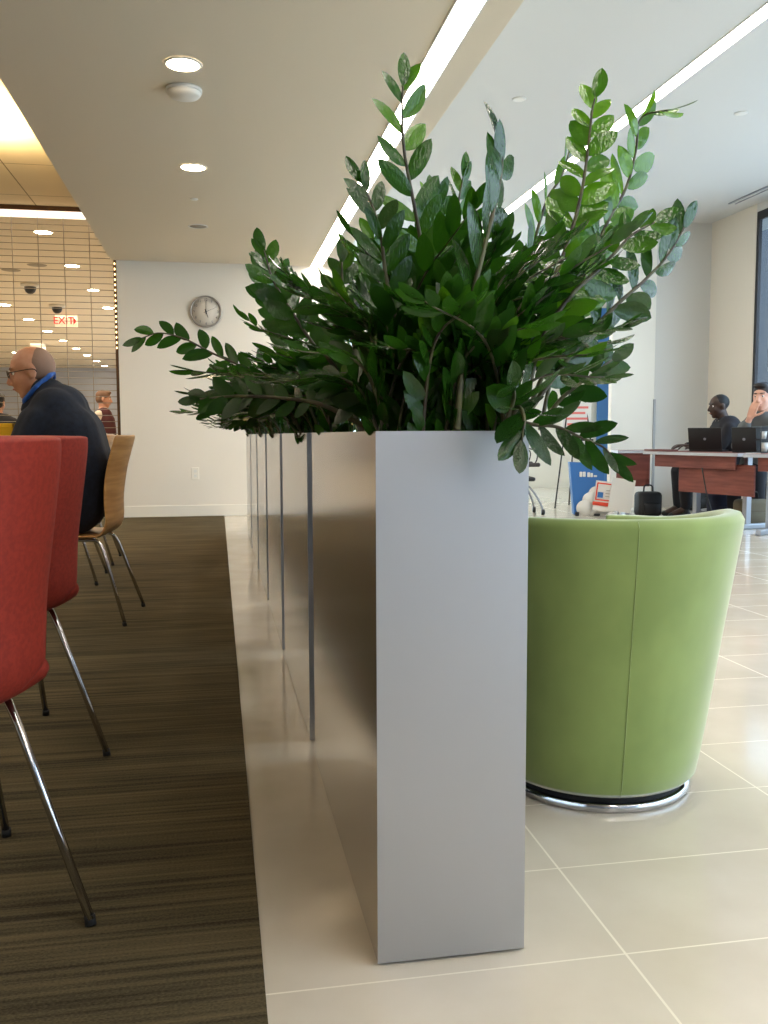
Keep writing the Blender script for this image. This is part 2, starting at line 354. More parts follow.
# back room behind the wire screen
labels = {0: 'closest to the screen', 1: 'second', 2: 'third', 3: 'fourth'}
for k in range(12):
    downlight(loc=(-2.215, 12.84+k*2.43, H3), z=H3, r=.12, rim=k < 3, label='round downlight behind the screen, in the row nearest the clock wall', group='back room downlights, near row')
for k in range(9):
    downlight(loc=(-4.25, 17.6+k*2.4, H3), z=H3, r=.12, rim=False, label='round downlight behind the screen, in the second row from the clock wall', group='back room downlights, second row')
for k in range(4):
    downlight(loc=(-6.35, 21+k*3.4, H3), z=H3, r=.12, rim=False, label='round warm downlight in the outer row deep in the back room', group='back room downlights, outer row')
for u, v, w_ in ((30, 290, 'the one nearer the screen'), (57, 311, 'the one next to the exit sign')):
    c = PZ(u, v-6, H3)
    t = thing('dome_camera', 'black dome camera on the back room ceiling, ' + w_, 'camera', (c.x, c.y, H3))
    obj('mount', lathe(NB(), [(0,0),(.16,0),(.16,-.05),(0,-.05)]), mt['white'], t)
    obj('dome', lathe(NB(), [(.1,-.05),(.1,-.09),(.08,-.14),(.04,-.17),(0,-.175)]), mt['black'], t)
for u, v, w_ in ((37, 265, 'nearer the lit downlights'), (11, 270, 'farther from the lit downlights')):
    c = PZ(u, v, H3); o = obj('ceiling_speaker', lathe(NB(), [(0,-.006),(.14,-.006),(.15,-.001)]), mt['grille']); o.location = (c.x, c.y, H3); tag(o, 'round tan ceiling speaker behind the screen, ' + w_, 'speaker')
# exit sign
c = PZ(66, 313.5, H3)
t = thing('exit_sign', 'lit white exit sign with red letters hanging behind the wire screen', 'sign', (c.x, c.y, H3))
s = c.y/906
obj('housing', box(NB(), (-10*s, -.02, -13*s), (10*s, .03, -1*s), .006), mat('exit_sign_face', (250,225,200), .5, Emission_Color=lin((255,225,195)), Emission_Strength=.25), t)
obj('hanger', box(NB(), (-.02, -.01, -.03), (.02, .01, 0)), mt['white'], t)
bm = text_bm('EXIT', 9.2*s, .006); bm.transform(Matrix.Translation((-2.2*s, -.03, -7*s)) @ Matrix.Rotation(PI/2, 4, 'X')); obj('lettering', bm, emis('exit_red', (255,50,44), .9), t)
bm = NB(); a = [bm.verts.new(x) for x in ((6.6*s,-.028,-3.6*s),(9.4*s,-.028,-7*s),(6.6*s,-.028,-10.4*s))]; bm.faces.new(a); bmesh.ops.solidify(bm, geom=bm.faces[:], thickness=.008); obj('arrow', bm, bpy.data.materials['exit_red'], t)
c = PY(116, 374, 30)
# pillars and a red notice deep in the back room
struct('wall_back_room_return', box(NB(), (-5.2, 27.5, 0), (-4.9, 28.2, H3)), mt['wall'])
struct('wall_back_room_return', box(NB(), (-9, 24.0, 0), (-5.6, 24.2, H3)), mt['wall'])

# wire screen
sx0, sx1, sy = -8.9, -1.175, YB+.05
t = thing('wire_mesh_screen', 'floor to ceiling screen of thin metal wires with a lit top edge', 'screen', ((sx0+sx1)/2, sy, 0))
bm = NB()
z = .2; 
while z < 3.5:
    tube(bm, [(-3.6, sy, z), (sx1+.01, sy, z)], .0042, 5); z += .0745
wire = mat('screen_wire', (150,140,124), .4, .6)
obj('wire_rods', bm, wire, t, world=True)
x = sx1-.28
while x > -3.5:
    bm = NB(); tube(bm, [(x, sy-.007, .1), (x, sy-.007, 3.56)], .0045, 6); obj('cable', bm, wire, t, world=True); x -= .29
bm = NB(); box(bm, (sx0, sy-.05, 3.63), (sx1, sy+.05, H3)); box(bm, (sx1-.012, sy-.03, .1), (sx1+.02, sy+.04, 3.56)); box(bm, (sx0, sy-.04, 0.02), (sx1, sy+.04, .1)); obj('frame', bm, mat('bronze_channel', (92,66,44), .5, .5), t, world=True)
obj('light_strip', box(NB(), (sx0, sy-.04, 3.56), (sx1-.01, sy+.04, 3.625)), emis('screen_strip_glow', (255,228,200), 1.5), t, world=True)
z = 2.05; led = emis('led_glow', (255,214,140), 5)
while z < 3.08: obj('led', ball(NB(), (sx1+.004, sy-.034, z), (.007,.006,.014), u=8, v=6), led, t, world=True); z += .062

# clock and outlet
c = PY(206, 312, YB)
R0 = .192
t = thing('wall_clock', 'round white wall clock with a silver rim hanging above the plants', 'clock', (c.x, YB-.001, c.z))
obj('rim', lathe(NB(), [(R0*.9,.03),(R0*.93,.045),(R0,.035),(R0,0),(R0*.9,0)], axis='Y', seg=48), mat('silver_rim', (176,168,160), .3, .7), t)
obj('face', lathe(NB(), [(0,.022),(R0*.92,.022),(R0*.92,.002)], axis='Y', seg=48), mat('clock_face', (222,212,198), .5), t)
for k in range(12):
    s_ = text_bm(str(k or 12), .042, .001); a = PI/2-2*PI*k/12
    s_.transform(Matrix.Translation((math.cos(a)*R0*.74, -.0245, math.sin(a)*R0*.74)) @ Matrix.Rotation(PI/2, 4, 'X')); obj('numeral', s_, bpy.data.materials.get('clock_ink') or mat('clock_ink', (96,90,92), .6), t)
def hand(name, deg, L, w):
    bm = NB(); a = math.radians(90-deg); d = Vector((math.cos(a), 0, math.sin(a))); tube(bm, [d*-.03+Vector((0,-.026,0)), d*L+Vector((0,-.026,0))], w, 6, w*.5); obj(name, bm, mt['black'], t)
hand('minute_hand', 1, .125, .004); hand('hour_hand', 160, .075, .006); hand('second_hand', 66, .14, .002)
obj('hub', lathe(NB(), [(0,.034),(.01,.032),(.01,.022)], axis='Y', seg=12), mt['black'], t)
c = PY(195.3, 473.5, YB)
t = thing('wall_outlet', 'white electrical outlet plate low on the clock wall', 'outlet', (c.x, YB-.0005, c.z))
obj('plate', box(NB(), (-.045,-.007,-.075), (.045,0,.075), .003), mt['trim'], t)
for dz in (-.03,.03):
    bm = NB(); obox(bm, (0,-.009,dz), (.036,.006,.034), bev=.002); 
    s_ = obj('socket', bm, mt['white'], t)
# ------------------------------------------------------------------ planters
PX0, PX1, PH, PITCHY, PL = .2785, .5665, 1.006, 1.28, 1.12
def make_planter():
    t = thing('steel_planter', '', 'planter', (PX0, 1.604, 0))
    W, L = PX1-PX0, PL; bm = NB(); z0 = .006
    def ring(i, z, y=None): return [bm.verts.new(p) for p in ((i,i,z),(W-i,i,z),(W-i,L-i,z),(i,L-i,z))]
    rs = [ring(0, z0), ring(0, PH), ring(.014, PH), ring(.014, PH-.12), ]
    for a, b in zip(rs, rs[1:]):
        for k in range(4): bm.faces.new((a[k], a[(k+1)%4], b[(k+1)%4], b[k]))
    bm.faces.new(rs[0])
    bmesh.ops.bevel(bm, geom=[e for e in bm.edges if len(e.link_faces) == 2 and e.calc_face_angle() > .5], offset=.0022, segments=2, affect='EDGES')
    for f in bm.faces: f.material_index = 1 if abs(f.normal.y) > .7 else 0
    obj('body', bm, [mt['steel'], mt['steel_end']], t)
    obj('soil', box(NB(), (.013,.013,PH-.09), (W-.013,L-.013,PH-.05)), mt['soil'], t)
    for x in (.03, W-.03):
        for y in (.03, L-.03): obj('foot', lathe(NB(), [(0,0),(.015,0),(.015,.008),(0,.008)], (x,y,0), 14), mt['rubber'], t)
    return t
pl = make_planter()
names = ['the nearest, its pale end panel fully visible', 'directly behind the nearest one', 'third back from the nearest one', 'fourth back from the nearest one', 'second to last, toward the clock wall', 'last in the row, closest to the clock wall']
for k in range(6):
    lb = 'tall steel planter box, ' + names[k]
    if k == 0: pl['label'] = lb; pl['group'] = 'steel planters in a row'
    else: dup(pl, (PX0, 1.604+k*PITCHY, 0), 0, lb)

# ------------------------------------------------------------------ zz plants
rnd = random.Random(11)
TL = [0, .1, .25, .43, .6, .76, .9, 1.0]
WD = [.08, .5, .84, 1.0, .98, .8, .46, .0]
def leaf(bm, lay, base, d, n, L, w, bend, tone):
    """one leaflet: base point, direction d, normal n"""
    d = d.normalized(); s = d.cross(n).normalized(); n = s.cross(d).normalized(); rows = []; fold = rnd.uniform(.1, .5); tw = rnd.uniform(-.5, .5)
    for t, k in zip(TL, WD):
        c = base + d*(L*t) + n*(-bend*L*t*t) + s*(tw*.12*L*math.sin(PI*t))
        if k == 0: rows.append([bm.verts.new(c)]); continue
        row = []
        for x in (-1, -.5, 0, .5, 1):
            up = fold*abs(x) - .22*x*x
            row.append(bm.verts.new(c + s*(x*w*k) + n*(up*w*k)))
        rows.append(row)
    for row in rows:
        for v in row: v[lay] = tone
    for a, b in zip(rows, rows[1:]):
        for i in range(4):
            f = bm.faces.new((a[i], a[i+1], b[i+1], b[i]) if len(b) > 1 else (a[i], a[i+1], b[0])); f.smooth = True
def frond(parent, pts, ll=.085, side=None, start=.22, r=.0065, tone=.4, dens=1.0, rg=rnd, wf=.215, ang=44, up=0.0):
    wf *= rg.uniform(.82, 1.12)
    """pts: stem from soil to tip, in world coordinates. side: vector of the leaf plane"""
    c = spline(pts, 7); bm = NB(); tube(bm, c, r, 7, r*.3)
    st = obj('frond', bm, mt['stem'], parent, world=True, smooth='keep')
    tot = sum((b-a).length for a, b in zip(c, c[1:])); acc = [0]
    for a, b in zip(c, c[1:]): acc.append(acc[-1]+(b-a).length)
    def at(s):
        s = min(max(s, 0), tot-1e-6)
        for i in range(len(c)-1):
            if acc[i+1] >= s:
                k = (s-acc[i])/max(acc[i+1]-acc[i], 1e-9); return c[i].lerp(c[i+1], k), (c[i+1]-c[i]).normalized()
    bm = NB(); lay = bm.verts.layers.float.new('tone')
    sd = Vector(side) if side is not None else Vector((rg.uniform(-1,1), rg.uniform(-1,1), rg.uniform(-.3,.3)))
    s = tot*start; step = ll*.245/dens; sg = 1; tw = rg.uniform(-.3,.3)
    while s < tot-.004:
        p, T = at(s); S = (sd - T*sd.dot(T)); S = S.normalized() if S.length > .05 else T.orthogonal().normalized()
        Nn = S.cross(T).normalized(); q = s/tot
        k = .78+.32*math.sin(PI*min(1, max(0, (q-start)/(1-start)))**.8); k *= rg.uniform(.88, 1.1)
        a = math.radians((ang+rg.uniform(-9, 9))*(1-.45*max(0, q-.8)/.2))
        tl = tw+rg.uniform(-.35,.35)
        d = T*math.cos(a) + (S*math.cos(tl)*sg + Nn*math.sin(tl))*math.sin(a) + Vector((0,0,up))
        nn = Nn + T*rg.uniform(-.45,.35) + S*rg.uniform(-.6,.6)
        leaf(bm, lay, p, d, nn, ll*k, ll*k*wf*rg.uniform(.9,1.12), rg.uniform(-.05,.22), min(1, max(0, tone+rg.uniform(-.16,.16)+.12*q)))
        s += step*rg.uniform(.8,1.2); sg = -sg
    p, T = at(tot); S = (sd - T*sd.dot(T)).normalized()
    leaf(bm, lay, p, T, S.cross(T), ll*.8, ll*.8*wf, .1, tone)
    lf = obj('leaflets', bm, mt['leaf'], parent, world=True, smooth='keep'); lf.parent = st
    return st
def PR(p):
    q = Vector(p)-EYE; z_ = q.dot(_f); return 384+q.dot(RT)/z_*FPX, 512+q.dot(DN)/z_*FPX
def filler(parent, n, x0, x1, y0, y1, rg, lean=None, hmin=.38, hmax=.62, tone=.35, ll=.082, dens=1.0):
    for i in range(n):
        b = Vector((rg.uniform(x0, x1), rg.uniform(y0, y1), PH-.06))
        az = rg.uniform(0, 2*PI); ln = rg.uniform(.05, 1.0)
        if lean: az, ln = lean(i, rg, az, ln)
        if -.8*PI < (az+PI)%(2*PI)-PI < -.2*PI: ln *= .35
        L = rg.uniform(hmin, hmax)*(1.0+.1*ln); th = math.radians(12+66*ln)
        out = Vector((math.cos(az), math.sin(az), 0))
        tip = b + out*(math.sin(th)*L) + Vector((0,0,math.cos(th)*L*.95+.1))
        q = b + out*(math.sin(th)*L*.28) + Vector((0,0,math.cos(th)*L*.5+.12))
        sd = Vector((-out.y, out.x, rg.uniform(-.5,.5))); u_, v_ = PR(tip); s0 = rg.random()
        if (u_ < 245 and v_ < 352) or u_ < 185 or u_ > 650 or v_ > 428 or v_ < 205 or (u_ < 345 and v_ < 262): continue
        frond(parent, [b, q, tip], ll*rg.uniform(.85,1.12), sd, .14 if i % 2 else .05, .0045, tone+rg.uniform(-.15,.2), dens, random.Random(s0))

plant = thing('zz_plant', 'large glossy zz plant with tall arching fronds in the nearest steel planter', 'plant', (.42, 2.16, PH-.05), 0, 'zz plants in the planters')
def F(pts, **k): frond(plant, [P(*p) for p in pts], **k)
# key fronds, each at its own depth above the planter
F([(452,432,2.05),(444,370,2.02),(430,290,1.98),(416,215,1.95),(404,150,1.93),(402,105,1.92),(403,86,1.92)], ll=.095, side=(1,.2,0), tone=.55, start=.3, dens=.8, wf=.2)
F([(457,430,1.66),(460,386,1.66),(471,305,1.67),(485,244,1.68),(496,200,1.7),(502,162,1.71),(499,146,1.7)], ll=.105, side=(.6,.8,.1), tone=.12, start=.2, r=.0075, dens=1.0)
F([(505,430,1.95),(517,348,1.95),(543,300,1.96),(565,250,1.98),(580,200,2.0),(588,150,2.02),(592,112,2.04),(595,98,2.04)], ll=.09, side=(.9,-.3,.1), tone=.68, start=.2, dens=1.05)
F([(520,430,2.2),(545,370,2.2),(580,290,2.22),(606,225,2.24),(626,188,2.26),(636,150,2.26),(641,118,2.24),(668,110,2.2)], ll=.092, side=(.8,.3,.3), tone=.7, start=.2, dens=.95)
F([(515,432,1.85),(548,385,1.85),(585,338,1.86),(620,302,1.88),(645,280,1.9),(668,255,1.92),(684,228,1.93)], ll=.092, side=(.7,.3,-.6), tone=.3, start=.2, dens=1.0)
F([(495,430,2.3),(505,370,2.3),(525,280,2.32),(545,205,2.34),(561,177,2.35),(572,142,2.36)], ll=.085, side=(.5,.8,0), tone=.6, start=.35, wf=.16, dens=.8)
F([(520,430,1.8),(540,345,1.8),(570,297,1.82),(594,274,1.84),(612,256,1.85),(632,235,1.86),(655,222,1.87)], ll=.075, side=(.2,.3,.9), tone=.6, start=.2, dens=.9)
F([(425,430,1.8),(412,373,1.8),(397,325,1.8),(386,277,1.8),(381,238,1.8),(372,205,1.8),(362,184,1.8)], ll=.084, side=(.9,.3,.3), tone=.3, start=.2, dens=1.1)
F([(362,432,2.3),(337,371,2.3),(314,345,2.3),(291,310,2.32),(273,280,2.33),(264,250,2.34)], ll=.085, side=(.9,.2,.3), tone=.38, start=.2, dens=1.1)
F([(450,432,2.2),(455,350,2.2),(457,270,2.2),(458,209,2.22),(463,178,2.22)], ll=.085, side=(1,.4,0), tone=.5, start=.3)
F([(435,432,2.4),(432,340,2.4),(432,250,2.4),(431,200,2.4)], ll=.088, side=(1,.2,0), tone=.6, start=.3)
F([(505,415,1.68),(530,424,1.66),(557,427,1.66),(580,437,1.66),(603,447,1.66),(613,458,1.66)], wf=.15, ll=.072, side=(.5,-.2,.9), tone=.12, start=.1, dens=1.15, r=.0045)
F([(503,432,1.64),(513,400,1.6),(514,388,1.57)], ll=.09, side=(.8,.2,.3), tone=.2, start=.2)
F([(505,430,1.66),(517,408,1.6),(524,418,1.55),(522,440,1.53)], ll=.085, side=(.9,.1,.1), tone=.15, start=.3)
F([(375,432,2.1),(362,380,2.1),(350,330,2.1),(343,300,2.1),(342,262,2.1)], ll=.075, side=(.9,.1,0), tone=.45, start=.25)
F([(375,432,2.0),(330,408,2.0),(300,400,2.02),(242,396,2.05),(200,399,2.06)], ll=.068, side=(.2,.3,1), tone=.15, start=.35, dens=1.0)
F([(390,432,1.75),(372,402,1.76),(352,384,1.78),(335,380,1.8)], ll=.085, side=(.3,.3,.9), tone=.3, start=.25)
F([(410,432,1.72),(400,410,1.74),(378,396,1.76),(352,396,1.78)], ll=.08, side=(.3,.3,.9), tone=.25, start=.25)
F([(540,430,2.1),(560,400,2.1),(585,380,2.1),(612,360,2.12)], ll=.085, side=(.3,.3,.9), tone=.2, start=.2)
F([(540,430,2.4),(556,360,2.4),(578,310,2.4),(590,250,2.4),(592,205,2.4)], ll=.085, side=(.9,.3,.2), tone=.5, start=.2)
F([(480,430,2.0),(486,350,2.0),(500,300,2.0),(520,268,2.0),(543,252,2.0)], ll=.082, side=(.4,.5,.8), tone=.35, start=.2)
F([(400,430,2.4),(392,340,2.4),(376,270,2.4),(372,225,2.4)], ll=.08, side=(.9,.3,.2), tone=.45, start=.2)
def lean0(i, rg, az, ln):
    if i % 4 == 0: return rg.uniform(.75*PI, 1.2*PI), rg.uniform(.6, 1.05)
    if i % 4 == 1: return rg.uniform(-.4*PI, .3*PI), rg.uniform(.2, .85)
    return az, ln*.7
filler(plant, 44, PX0+.03, PX1-.03, 1.66, 2.68, random.Random(5), lean0, .26, .46, .32)
def lean2(i, rg, az, ln): return rg.uniform(-.5*PI, .45*PI), rg.uniform(.05, .5)
def lean3(i, rg, az, ln): return rg.uniform(-.12*PI, .4*PI), rg.uniform(.15, .8)
filler(plant, 16, PX0+.02, PX1-.04, 1.63, 1.68, random.Random(77), None, .12, .22, .4, ll=.07)
filler(plant, 18, .46, .55, 1.64, 1.85, random.Random(35), lean3, .2, .42, .3, ll=.07)
filler(plant, 22, PX0+.12, PX1-.03, 1.7, 2.6, random.Random(25), lean2, .3, .55, .35)
filler(plant, 22, PX0+.02, PX1-.02, 1.63, 1.9, random.Random(15), lean0, .16, .30, .3, ll=.075)
# second planter: leans out to the carpet side
p2 = thing('zz_plant', 'zz plant whose long frond reaches out over the carpet, in the second planter', 'plant', (.42, 3.44, PH-.05), 0, 'zz plants in the planters')
frond(p2, [P(*p) for p in [(330,432,3.2),(300,395,3.2),(270,376,3.2),(242,366,3.2),(212,353,3.2),(185,339,3.2),(160,333,3.2),(142,338,3.2)]], ll=.095, side=(.4,.2,.9), tone=.3, start=.15, r=.006, dens=.75)
frond(p2, [P(*p) for p in [(320,432,3.0),(300,380,3.0),(285,330,3.0),(268,290,3.0),(262,262,3.0)]], ll=.085, side=(.9,.2,.3), tone=.3, start=.15)
def lean1(i, rg, az, ln):
    if i % 2 == 0: return rg.uniform(.75*PI, 1.25*PI), rg.uniform(.3, 1.0)
    return az, ln*.7
filler(p2, 34, PX0+.03, PX1-.03, 2.95, 3.95, random.Random(8), lean1, .26, .46, .25, dens=.8)
def lean4(i, rg, az, ln): return rg.uniform(.8*PI, 1.2*PI), rg.uniform(.85, 1.12)
filler(p2, 16, PX0+.02, PX0+.1, 2.95, 3.95, random.Random(48), lean4, .2, .42, .2, dens=.9)
p3 = thing('zz_plant', 'dense dark zz plant in the third planter of the row', 'plant', (.4225, 1.604+PITCHY*2+PL/2, PH-.05), 0, 'zz plants in the planters')
filler(p3, 26, PX0+.03, PX1-.03, 1.604+PITCHY*2+.06, 1.604+PITCHY*2+PL-.06, random.Random(9), lean1, .28, .5, .25, dens=.8, ll=.085)
filler(p3, 14, PX0+.02, PX0+.1, 1.604+PITCHY*2+.06, 1.604+PITCHY*2+PL-.06, random.Random(49), lean4, .2, .36, .2, dens=.8, ll=.085)
for k, w_ in ((3, 'fourth planter of the row'), (4, 'fifth planter of the row'), (5, 'last planter, closest to the clock wall')):
    dup(p3, (.4225, 1.604+PITCHY*k+PL/2, PH-.05), 0 if k % 2 else PI, 'dense dark zz plant in the ' + w_)

# ------------------------------------------------------------------ green tub chair
base = P(608, 811, 2.40); cx, cy = 1.065, 2.43
t = thing('tub_chair', 'lime green velvet tub chair with a chrome ring base beside the nearest planter', 'armchair', (cx, cy, 0), math.radians(10))
def tub_rows(th):
    q_ = min(1, max(0, (abs(th)-1.0)/1.1)); drop = .05*q_*q_*(3-2*q_)
    zt = .79-drop
    o = [(.272,.045),(.285,.06),(.296,.12),(.312,.22),(.345,.45),(.376,.65),(.39,zt-.05)]
    rim = [(.393,zt-.022),(.384,zt-.005),(.366,zt),(.342,zt-.004),(.325,zt-.02)]
    inn = [(.32,zt-.06),(.305,.6),(.285,.42),(.275,.36),(.26,.30)]
    return o+rim+inn
bm = NB(); TH = 2.35; n = 56; prev = None; cols = []
for i in range(n+1):
    th = -TH+2*TH*i/n; a = -PI/2+th
    cols.append([Vector((r*math.cos(a), r*math.sin(a), z)) for r, z in tub_rows(th)])
def endcol(c0, sgn, th):
    a = -PI/2+th; tan = Vector((-math.sin(a), math.cos(a), 0))*sgn; m_ = [Vector((sum(v.x for v in c0)/len(c0), sum(v.y for v in c0)/len(c0), v.z)) for v in c0]
    return [[v.lerp(m, k)+tan*off for v, m in zip(c0, m_)] for k, off in ((.12,.016),(.4,.032),(.85,.04))]
cols = endcol(cols[0], -1, -TH)[::-1] + cols + endcol(cols[-1], 1, TH)
vs = [[bm.verts.new(p) for p in c] for c in cols]; m_ = len(vs[0])
for a, b in zip(vs, vs[1:]):
    for k in range(m_): bm.faces.new((a[k], a[(k+1)%m_], b[(k+1)%m_], b[k]))
bm.faces.new(vs[0]); bm.faces.new(vs[-1])
obj('shell', bm, mt['green'], t, smooth='all')
bm = NB(); lathe(bm, [(0,.3),(.24,.3),(.275,.32),(.282,.36),(.28,.42),(.262,.452),(.2,.462),(0,.466)], seg=48)
obj('seat_cushion', bm, mt['green'], t)
bm = NB(); lathe(bm, [(0,.06),(.27,.06),(.29,.1),(.29,.3),(0,.3)], seg=48); obj('seat_frame', bm, mt['green'], t)
obj('plinth', lathe(NB(), [(0,.02),(.254,.02),(.254,.062),(0,.062)], seg=48), mt['rubber'], t, label='black recessed plinth')
obj('base_ring', lathe(NB(), [(0,0),(.264,0),(.268,.004),(.268,.02),(.264,.024),(0,.024)], seg=64), mt['chrome'], t, label='polished chrome ring')
for th in (-.33, 1.25, -1.9):
    a = -PI/2+th; bm = NB(); tube(bm, [Vector(((r+.0004)*math.cos(a), (r+.0004)*math.sin(a), z)) for r, z in tub_rows(th)[:9]], .0011, 6); obj('seam', bm, mt['green'], t)

# ------------------------------------------------------------------ shell chairs (red and plywood)
def shell_bm(prof, wing, thick):
    """prof: list of (x, z, half width); the chair faces +x"""
    n = 14; rows = []; bm = NB(); cs = spline([Vector(p) for p in prof], 5); m_ = len(cs)
    for j, c in enumerate(cs):
        q = j/(m_-1); row = []
        a = cs[max(j-1,0)]; b = cs[min(j+1, m_-1)]; T = Vector((b.x-a.x, 0, b.y-a.y)).normalized(); Nn = Vector((T.z, 0, -T.x))   # towards the sitter
        if Nn.x < 0 and Nn.z < 0: Nn = -Nn
        for i in range(n+1):
            s = -1+2*i/n; w = c.z
            k = wing(q)*abs(s)**2.4; h_ = max(0, min(1, (q-.4)/.25)); Nn = Vector((Nn.x, 0, Nn.z*(1-h_))).normalized()
            row.append(bm.verts.new(Vector((c.x, s*w, c.y)) + Nn*k))
        rows.append(row)
    for a, b in zip(rows, rows[1:]):
        for i in range(n): bm.faces.new((a[i], a[i+1], b[i+1], b[i]))
    return bm
def tube_legs(t, seat_z, xf, xr, yy, fx, rx, fy, m, r):
    for sy_ in (-1, 1):
        for a, ft in ((xf, fx), (xr, rx)):
            mid = (xf+xr)/2
            p = [Vector((mid, sy_*yy, seat_z)), Vector((a-(.05 if a > mid else -.05), sy_*yy, seat_z)), Vector((a-(.012 if a > mid else -.012), sy_*yy, seat_z-.012)), Vector((a+(ft-a)*.1, sy_*(yy+(fy-yy)*.1), seat_z*.9-.01)), Vector((ft, sy_*fy, .012))]
            bm = NB(); tube(bm, spline(p[:4], 4)+[p[4]], r, 10); l = obj('leg', bm, m, t)
            bm = NB(); tube(bm, [Vector((ft+(a-ft)*.03, sy_*fy, .02)), Vector((ft, sy_*fy, .0))], r*1.25, 10); o = obj('foot_cap', bm, mt['rubber'], t); o.parent = l
    bm = NB(); tube(bm, [(xf-.06, -yy, seat_z), (xf-.06, yy, seat_z)], r*.9, 8); tube(bm, [(xr+.06, -yy, seat_z), (xr+.06, yy, seat_z)], r*.9, 8); obj('cross_bar', bm, m, t)
def red_chair(loc, rz, label):
    t = thing('shell_chair', label, 'chair', loc, rz, 'red upholstered chairs')
    pr = [(.25,.455,.22),(.2,.47,.245),(.05,.462,.24),(-.1,.455,.225),(-.19,.475,.208),(-.235,.54,.205),(-.255,.65,.213),(-.285,.80,.225),(-.315,.95,.235),(-.325,.995,.232)]
    o = obj('seat_shell', shell_bm(pr, lambda q: .05+.09*max(0, min(1, (q-.35)/.35)), .05), mt['red'], t, smooth='all')
    mods(o, solid=.045, sub=1)
    tube_legs(t, .442, .14, -.10, .15, .24, -.30, .23, mt['chrome'], .0095)
    return t
rz1 = math.atan2(.87, -.49)
def place_by_leg(foot, rz, lx=-.30, ly=-.23):      # origin so that the rear right foot stands at foot
    c, s = math.cos(rz), math.sin(rz); return (foot[0]-(lx*c-ly*s), foot[1]-(lx*s+ly*c), .004)
r1 = red_chair(place_by_leg((-.273,1.85), rz1), rz1, 'red upholstered shell chair with chrome legs, nearest to the camera')
r2 = dup(r1, place_by_leg((-.358,2.863), rz1), rz1, 'second red upholstered shell chair, just behind the nearest one')
def wood_chair(loc, rz, label):
    t = thing('plywood_chair', label, 'chair', loc, rz, 'plywood chairs on chrome legs')
    pr = [(.25,.455,.20),(.21,.475,.225),(.05,.468,.235),(-.1,.462,.235),(-.17,.475,.23),(-.215,.54,.225),(-.225,.66,.225),(-.25,.82,.235),(-.30,1.0,.235)]
    o = obj('seat_shell', shell_bm(pr, lambda q: .005+.035*max(0, min(1, (q-.5)/.3)), .01), mt['wood'], t, smooth='all')
    mods(o, solid=.014, sub=1)
    tube_legs(t, .445, .17, -.16, .18, .25, -.29, .27, mt['chrome'], .0095)
    return t
rzw = PI-.10
w1 = wood_chair((0,0,0), rzw, 'curved beech plywood chair that the man in the navy jacket sits on')
def place2(foot, rz, lx=-.29, ly=.27):
    c, s = math.cos(rz), math.sin(rz); return (foot[0]-(lx*c-ly*s), foot[1]-(lx*s+ly*c), .004)
w1.location = place2((-.496,4.85), rzw)
dup(w1, place2((-.81,6.225), PI), PI, 'empty plywood chair behind the seated man, nearer to him')
dup(w1, place2((-.81,7.17), PI), PI, 'empty plywood chair behind the seated man, closer to the back wall')

def cafe_table(loc, label, r=.42):
    t = thing('round_table', label, 'table', loc, 0, 'round cafe tables')
    obj('table_top', lathe(NB(), [(0,.765),(r-.01,.765),(r,.772),(r,.795),(r-.005,.8),(0,.8)], seg=48), mat('pale_laminate', (214,196,164), .35) if 'pale_laminate' not in bpy.data.materials else bpy.data.materials['pale_laminate'], t)
    obj('column', lathe(NB(), [(0,.03),(.035,.03),(.035,.765),(0,.765)], seg=20), mt['chrome'], t)
    for k in range(4):
        a = PI/4+k*PI/2; bm = NB(); tube(bm, spline([Vector((0,0,.07)), Vector((.2*math.cos(a), .2*math.sin(a), .05)), Vector((.36*math.cos(a), .36*math.sin(a), .02))], 4), .018, 10); obj('foot', bm, mt['chrome'], t)
    return t
T1 = cafe_table((-1.60,5.3,.004), 'round pale cafe table in front of the man in the navy jacket')
dup(T1, (-1.42,6.75,.004), .2, 'round pale cafe table with chrome feet behind the seated man')
c = PY(4, 429, 5.2)
t = thing('paper_bag', 'yellow paper bag standing on the cafe table before the seated man', 'bag', (c.x, 5.2, .804))
obj('body', box(NB(), (-.13,-.05,0), (.055,.05,c.z-.804+.03), .004), mat('yellow_paper', (246,190,20), .6), t)
obj('fold', box(NB(), (-.132,-.053,c.z-.804+.005), (.057,.053,c.z-.804+.014), .002), bpy.data.materials['yellow_paper'], t)
c = PY(14.5, 429, 5.35)
t = thing('paper_cup', 'red and white paper cup beside the yellow bag', 'cup', (c.x, 5.42, .804))
obj('cup_body', lathe(NB(), [(0,0),(.024,0),(.034,.2),(.0,.2)], seg=24), mat('red_cup', (214,60,44), .5), t); obj('band', lathe(NB(), [(.0318,.13),(.0345,.16)], seg=24), mt['white'], t, label='white band'); obj('lid', lathe(NB(), [(.036,.198),(.036,.21),(.03,.222),(0,.222)], seg=24), bpy.data.materials['red_cup'], t)

